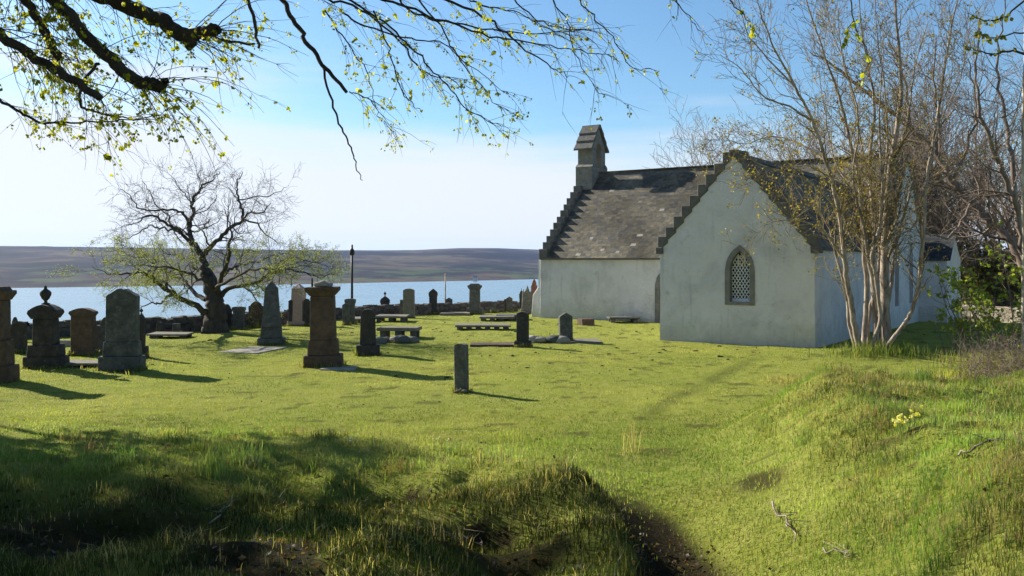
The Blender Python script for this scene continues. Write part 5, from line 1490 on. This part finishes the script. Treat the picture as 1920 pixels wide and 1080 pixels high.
# ------------------------------------------------------------------ grass
def blades(name, x, y, h, w, col, seed, lean=.35, label=None, curve=.5, kind='stuff', toward=None):
    rg = np.random.RandomState(seed)
    n = len(x); z = terrain(x, y) - .01
    a = rg.rand(n) * 2 * pi; la = rg.rand(n) * 2 * pi; lm = np.abs(rg.normal(0, lean, n)) * h
    dx = np.cos(la) * lm; dy = np.sin(la) * lm
    wx = np.cos(a) * w / 2; wy = np.sin(a) * w / 2
    V = np.zeros((n, 5, 3))
    V[:, 0] = np.stack([x - wx, y - wy, z], -1); V[:, 1] = np.stack([x + wx, y + wy, z], -1)
    V[:, 2] = np.stack([x + dx * curve * .6 + wx * .8, y + dy * curve * .6 + wy * .8, z + h * .6], -1)
    V[:, 3] = np.stack([x + dx * curve * .6 - wx * .8, y + dy * curve * .6 - wy * .8, z + h * .6], -1)
    V[:, 4] = np.stack([x + dx, y + dy, z + h * (1 - .25 * np.minimum(1, (lm / np.maximum(h, 1e-4)) ** 2))], -1)
    i = np.arange(n)[:, None] * 5
    Fc = np.concatenate([i + np.array([[0, 1, 2]]), i + np.array([[0, 2, 3]]), i + np.array([[3, 2, 4]])])
    C = np.repeat(col[:, None, :], 5, 1)
    me = fast_mesh(name, V.reshape(-1, 3), Fc, C.reshape(-1, 3))
    o = link(name, me, M['blade'])
    return tagit(o, label, None if kind == 'stuff' else 'grass', None, kind if kind == 'stuff' else None)
def grass_cols(rg, x, y, straw=.08, dry=None):
    n = len(x)
    g1 = np.array((.222, .262, .055)); g2 = np.array((.36, .35, .105)); g3 = np.array((.12, .18, .032)); st = np.array((.36, .30, .14))
    f = np.clip(.5 + 1.9 * fbm(x * .45, y * .45, 3) + .7 * fbm(x * 2.2 + 7, y * 2.2, 3) + rg.normal(0, .16, n), 0, 1)[:, None]
    bk = masks(x, y)[1][:, None]; f = f * (1 - .5 * bk)
    c = g3 * (1 - f) ** 2 + g1 * 2 * f * (1 - f) + g2 * f ** 2
    a_ = masks(x, y)[0]; c = c * (1 - .78 * a_ * S((8.4 - y) / 1.6))[:, None] * np.clip(1 + (1.1 + 1.2 * bk[:, 0]) * fbm(x * (.8 + .7 * (y < 14)) + 3, y * 1.6, 3), .4, 1.6)[:, None]  # shade of the left foreground painted into the blade colour, then random patches
    c = c * np.stack([1 - .20 * S((15 - y) / 5), 1 - .04 * S((15 - y) / 5), np.ones(n)], -1)
    s = (rg.rand(n) < straw if dry is None else rg.rand(n) < dry)[:, None]
    c = np.where(s, st * rg.uniform(.6, 1.1, (n, 1)), c)
    return c * (1 + rg.uniform(-1, 1, (n, 1)) * np.where(y > 12, .12, .25)[:, None])
def scatter(rg, n, y0, y1, half=.66, xr=None):
    y = np.sqrt(rg.rand(n) * (y1 ** 2 - y0 ** 2) + y0 ** 2)
    if xr is None: x = (rg.rand(n) * 2 - 1) * (half * y + .8)
    else: x = xr[0] + rg.rand(n) * (xr[1] - xr[0])
    return x, y
def inside_church(x, y):
    dx, dy = x - A0.x, y - A0.y
    u = dx * cos(TH) - dy * sin(TH); v = dx * sin(TH) + dy * cos(TH)
    return ((u > -.02) & (u < WW + .02) & (v > -.02) & (v < NV0 + 1)) | ((u > NU0) & (u < NU1 + 1.02) & (v > NV0) & (v < NV1))
for (n, y0, y1, hw, sd, nm) in ((160000, 2.6, 8, (.055, .0052), 1, 'near'), (230000, 6.5, 16, (.050, .0078), 2, 'mid'), (190000, 12, 28, (.030, .012), 3, 'far'), (85000, 22, 47, (.032, .020), 4, 'back')):
    rg = np.random.RandomState(sd)
    x, y = scatter(rg, n, y0, y1)
    A, Bm = masks(x, y); d = dirt_shade_mask(x, y)
    keep = rg.rand(n) > d * .93
    fin, fout = {'near': (0, 7), 'mid': (6.5, 12), 'far': (12, 22), 'back': (22, 60)}[nm]
    keep &= rg.rand(n) < S((y - fin) / {'near': .01, 'mid': 1.5, 'far': 4, 'back': 6}[nm] + (fin == 0)) * (1 - S((y - fout) / {'near': 1., 'mid': 4, 'far': 6, 'back': 1}[nm]))
    keep &= ~inside_church(x, y) & (y < wall_line(np.minimum(x, 6)) - .4)
    x, y, A, Bm = x[keep], y[keep], A[keep], Bm[keep]
    pl = A * (y < 12.0)
    rough = np.clip(pl * .6 + Bm, 0, 1)
    tuft = np.clip(.5 + 2.2 * fbm(x * 1.7, y * 1.7, 3), .15, 1.4)
    h = np.interp(y, [7, 10, 15, 24], [.055, .048, .033, .032]) * (.6 + .7 * rg.rand(len(x))) * (1 + .75 * rough * tuft)
    dry = .05 + .22 * np.clip(3 * fbm(x * .6 + 31, y * 1.1 + 7, 3), 0, 1) + .62 * Bm * np.clip(.25 + 3.2 * fbm(x * .9 + 5, y * .9 + 2, 3), 0, 1) + .08 * pl
    h = h * (1 - .35 * A * (y > 7))
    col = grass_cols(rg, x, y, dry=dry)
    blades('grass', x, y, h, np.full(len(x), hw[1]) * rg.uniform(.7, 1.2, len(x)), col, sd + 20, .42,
           {'near': 'rough green grass nearest the camera', 'mid': 'sunlit green grass over the mound and hollow', 'far': 'short mown green lawn among the graves', 'back': 'short lawn in front of the back wall'}[nm])
# soft longer grass in patches on both banks
rg = np.random.RandomState(77)
cx, cy = scatter(rg, 2100, 3.5, 15.5)
A, Bm = masks(cx, cy); k_ = ((Bm > .35) | ((A > .3) & (rg.rand(2100) < .8) & (cy < 10))) & (rg.rand(2100) < .8) & (dirt_shade_mask(cx, cy) < .5)
cx, cy = cx[k_], cy[k_]
m_ = 55
x = np.repeat(cx, m_) + rg.normal(0, .075, len(cx) * m_); y = np.repeat(cy, m_) + rg.normal(0, .075, len(cx) * m_)
dryc = np.repeat(rg.rand(len(cx)) ** 2 * .9, m_)
h = np.repeat(rg.uniform(.06, .17, len(cx)), m_) * rg.uniform(.5, 1.2, len(x))
tc_ = np.repeat(rg.uniform(.55, 1.35, (len(cx), 1)) * np.array([1, 1, 1]) + rg.uniform(-.12, .12, (len(cx), 3)), m_, 0)
blades('grass_tussocks', x, y, h, np.full(len(x), .006), grass_cols(rg, x, y, dry=dryc) * tc_, 99, .7, 'rough grass tussocks on the banks')
rg = np.random.RandomState(303); fx = []; fy = []
for (cx_, cy_, hw_, hd_) in FEET:
    n_ = int(90 + 500 * hw_)
    q_ = rg.rand(n_) * 2 - 1
    fr = rg.rand(n_) < .6
    fx.append(np.where(fr, cx_ + q_ * hw_, cx_ + np.sign(q_) * (hw_ + np.abs(rg.normal(0, .03, n_)))))
    fy.append(np.where(fr, cy_ - hd_ - np.abs(rg.normal(0, .035, n_)), cy_ + (rg.rand(n_) * 2 - 1) * hd_))
fx = np.concatenate(fx); fy = np.concatenate(fy)
blades('grass', fx, fy, rg.uniform(.05, .15, len(fx)) * np.clip(1 + 2 * fbm(fx * 2, fy * 2), .4, 1.6), np.full(len(fx), .012), grass_cols(rg, fx, fy, dry=.3), 304, .5, 'uncut grass fringe at the feet of the gravestones')
def clump(px, py, n, r, h, w, label, seed, dry=.1, lean=.3, name='grass_clump', mul=1.0, ry=None):
    rg = np.random.RandomState(seed); P = hit(px, py)
    x = P.x + rg.normal(0, r, n); y = P.y + rg.normal(0, ry or r, n)
    hh = h * rg.uniform(.45, 1.1, n)
    o = blades(name, x, y, hh, np.full(n, w), grass_cols(rg, x, y, dry=dry) * mul, seed, lean, label, kind='thing')
    o['group'] = 'taller clumps of grass'
    return o
clump(1650, 660, 900, .60, .32, .014, 'rough grass around the feet of the many-stemmed tree', 201, .08, .4, ry=.3)
clump(1890, 700, 2600, .55, .50, .009, 'tall pale grass before the bramble thicket at right', 202, .45, .35, ry=.5)
clump(1800, 706, 1200, .34, .24, .009, 'bluish green daffodil leaves and grass left of the tall grass', 203, .1, .3, ry=.35)
clump(1505, 716, 1100, .34, .15, .009, 'straw coloured tussock on the crest of the bank', 204, .65, .5)
clump(395, 890, 90, .09, .26, .010, 'bright upright grass clump in the shaded turf', 205, 0, .25, mul=1.6)
clump(460, 866, 60, .06, .22, .010, 'second bright grass clump behind the first in the shade', 206, 0, .25, mul=1.6)
clump(985, 826, 420, .30, .12, .006, 'rough grass on the crest of the central mound', 207, .15, .4)
clump(1185, 850, 26, .07, .50, .006, 'long dry straw stalks right of the mound crest', 208, 1.0, .25, name='straw_stalks', mul=1.5)
clump(1010, 640, 250, .35, .28, .02, 'green plants on the rubble grave', 209, .05, .4, name='grave_plants')
clump(230, 690, 200, .7, .12, .02, 'weeds at the feet of the broad headstone', 210, .4, .5)

def flowers(px, py, n, r, h, size, cols, label, seed, name='primrose_clump', stems=True):
    rg = random.Random(seed); P = hit(px, py)
    t = empty(name, P, label, 'flowers', 'flowers in the grass')
    lp = []; ldr = []; ls = []; lc = []; st = []
    for i in range(n):
        x = rg.gauss(0, r); y = rg.gauss(0, r * .6); g = tz(P.x + x, P.y + y) - P.z
        hh = h * rg.uniform(.6, 1.15)
        top = Vector((x * 1.2, y * 1.2, g + hh)); st.append(([Vector((x * .6, y * .6, g - .01)), Vector((x, y, g + hh * .6)), top], [.0022, .002, .0015]))
        c0 = rg.choice(cols)
        fn = Vector((rg.gauss(0, .4), -1, rg.gauss(.4, .3))).normalized(); u = fn.orthogonal().normalized()
        for k in range(6):
            d = u.copy(); d.rotate(Matrix.Rotation(k * pi / 3, 3, fn)); d = (d + fn * .25)
            lp.append(top); ldr.append(d); ls.append(size * rg.uniform(.85, 1.15)); lc.append(c0)
    if stems: link('stalks', tube_mesh('stalks', st, 3), M['blade_green'], t)
    link('petals', leaf_mesh('petals', lp, ldr, ls, lc, seed), M['petal'], t)
m, t_, o_ = newmat('stalk_green'); principled(t_, o_, (.10, .16, .03), .7); M['blade_green'] = m
flowers(1697, 812, 26, .05, .17, .021, [(.88, .80, .10), (.88, .82, .25)], 'clump of pale yellow flowers high on the right bank', 1, 'cowslip_clump')
flowers(1782, 712, 34, .42, .07, .022, [(.8, .8, .68), (.8, .78, .4)], 'scatter of small white flowers before the tall grass', 2, 'white_flowers')
flowers(800, 832, 9, .12, .08, .013, [(.8, .8, .45)], 'small pale flowers on the mound top near the centre', 3, 'small_flowers')
flowers(655, 834, 5, .06, .08, .012, [(.8, .8, .5)], 'few pale flowers on the mound edge left of centre', 4, 'small_flowers')
flowers(1360, 742, 8, .2, .08, .014, [(.7, .7, .1)], 'tiny yellow flowers low on the bank near the worn path', 5, 'small_flowers')

# fallen twigs, litter
def stick(px, py, px2, py2, r, label, seed, mat='bark_pale', n=7):
    rg = random.Random(seed); a = hit(px, py); b = hit(px2, py2)
    pts = []; rad = []
    for i in range(n + 1):
        f = i / n; p = a.lerp(b, f) + Vector((rg.gauss(0, .02), rg.gauss(0, .02), 0)); p.z = tz(p.x, p.y) + .035 + rg.uniform(0, .02)
        pts.append(p - a); rad.append(r * (1.1 - .6 * f))
    br = [(pts, rad)]
    for k in range(3):
        i = rg.randint(2, n - 1); q = pts[i]
        br.append(([q, q + Vector((rg.gauss(0, .06), rg.gauss(0, .06), .03)), q + Vector((rg.gauss(0, .10), rg.gauss(0, .10), .04))], [r * .5, r * .4, r * .2]))
    t = empty('fallen_twig', a, label, 'twig', 'fallen twigs on the turf')
    link('stick', tube_mesh('stick', br, 5), M[mat], t)
stick(1445, 955, 1500, 1020, .010, 'pale fallen twig lying on the grass path', 1)
stick(1785, 868, 1870, 832, .010, 'pale bark strip lying on the right bank', 2, 'bark_pale')
stick(1545, 1040, 1600, 1055, .006, 'short pale twig at the bottom of the path', 3)
stick(830, 1010, 915, 1030, .006, 'thin twig in the hollow of the mound', 4)
stick(400, 990, 440, 950, .006, 'curved dry twig standing in the shaded turf', 5)
rg = np.random.RandomState(8)
n = 6500
x, y = scatter(rg, n, 3.6, 8.5); d = dirt_shade_mask(x, y); kk = rg.rand(n) < np.clip(d * 1.1 + .03, 0, 1); x, y = x[kk], y[kk]
x2, y2 = scatter(rg, 1500, 8, 30); kk = ~inside_church(x2, y2) & (vnoise(x2 * .7 + 3, y2 * .7) > .5); x = np.concatenate([x, x2[kk]]); y = np.concatenate([y, y2[kk]])
zz = terrain(x, y) + .008 + .02 * (y > 8) + rg.rand(len(x)) * .015
pal = np.array([(.06, .034, .02), (.09, .055, .033), (.04, .024, .016), (.13, .09, .06)])
me = leaf_mesh('dead_leaves', list(zip(x, y, zz)), list(zip(rg.normal(size=len(x)), rg.normal(size=len(x)), rg.normal(0, .25, len(x)))), rg.uniform(.02, .05, len(x)), pal[rg.randint(0, 4, len(x))], 4, True)
tagit(link('dead_leaves', me, M['leaf']), 'brown dead leaves littering the bare earth in the foreground', kind='stuff')
# worn clods and molehill crumbs across the lawn
rg = np.random.RandomState(18); n = 500
x, y = scatter(rg, n, 11, 40); keep = ~inside_church(x, y) & (vnoise(x * .5, y * .5) > .45) & (y < wall_line(np.minimum(x, 6)) - .5); x, y = x[keep], y[keep]
bm = bmesh.new()
for i in range(len(x)):
    s_ = rg.uniform(.015, .045); g = tz(x[i], y[i])
    mt = Matrix.Translation((x[i], y[i], g + s_ * .2)) @ Matrix.Rotation(rg.rand() * 6, 4, 'Z') @ Matrix.Diagonal((s_ * rg.uniform(1, 2.4), s_ * rg.uniform(.8, 1.4), s_ * rg.uniform(.4, .8), 1))
    bmesh.ops.create_icosphere(bm, subdivisions=1, radius=1, matrix=mt)
m, t_, o_ = newmat('clod_earth'); principled(t_, o_, (.045, .035, .02), 1); 
print('dists', hit(1890, 700).y, hit(1650, 660).y, hit(1640, 653).y, hit(1505, 716).y, hit(980,826).y)
tagit(frombm('earth_crumbs', bm, m), 'small earth crumbs and droppings scattered over the lawn', kind='stuff')
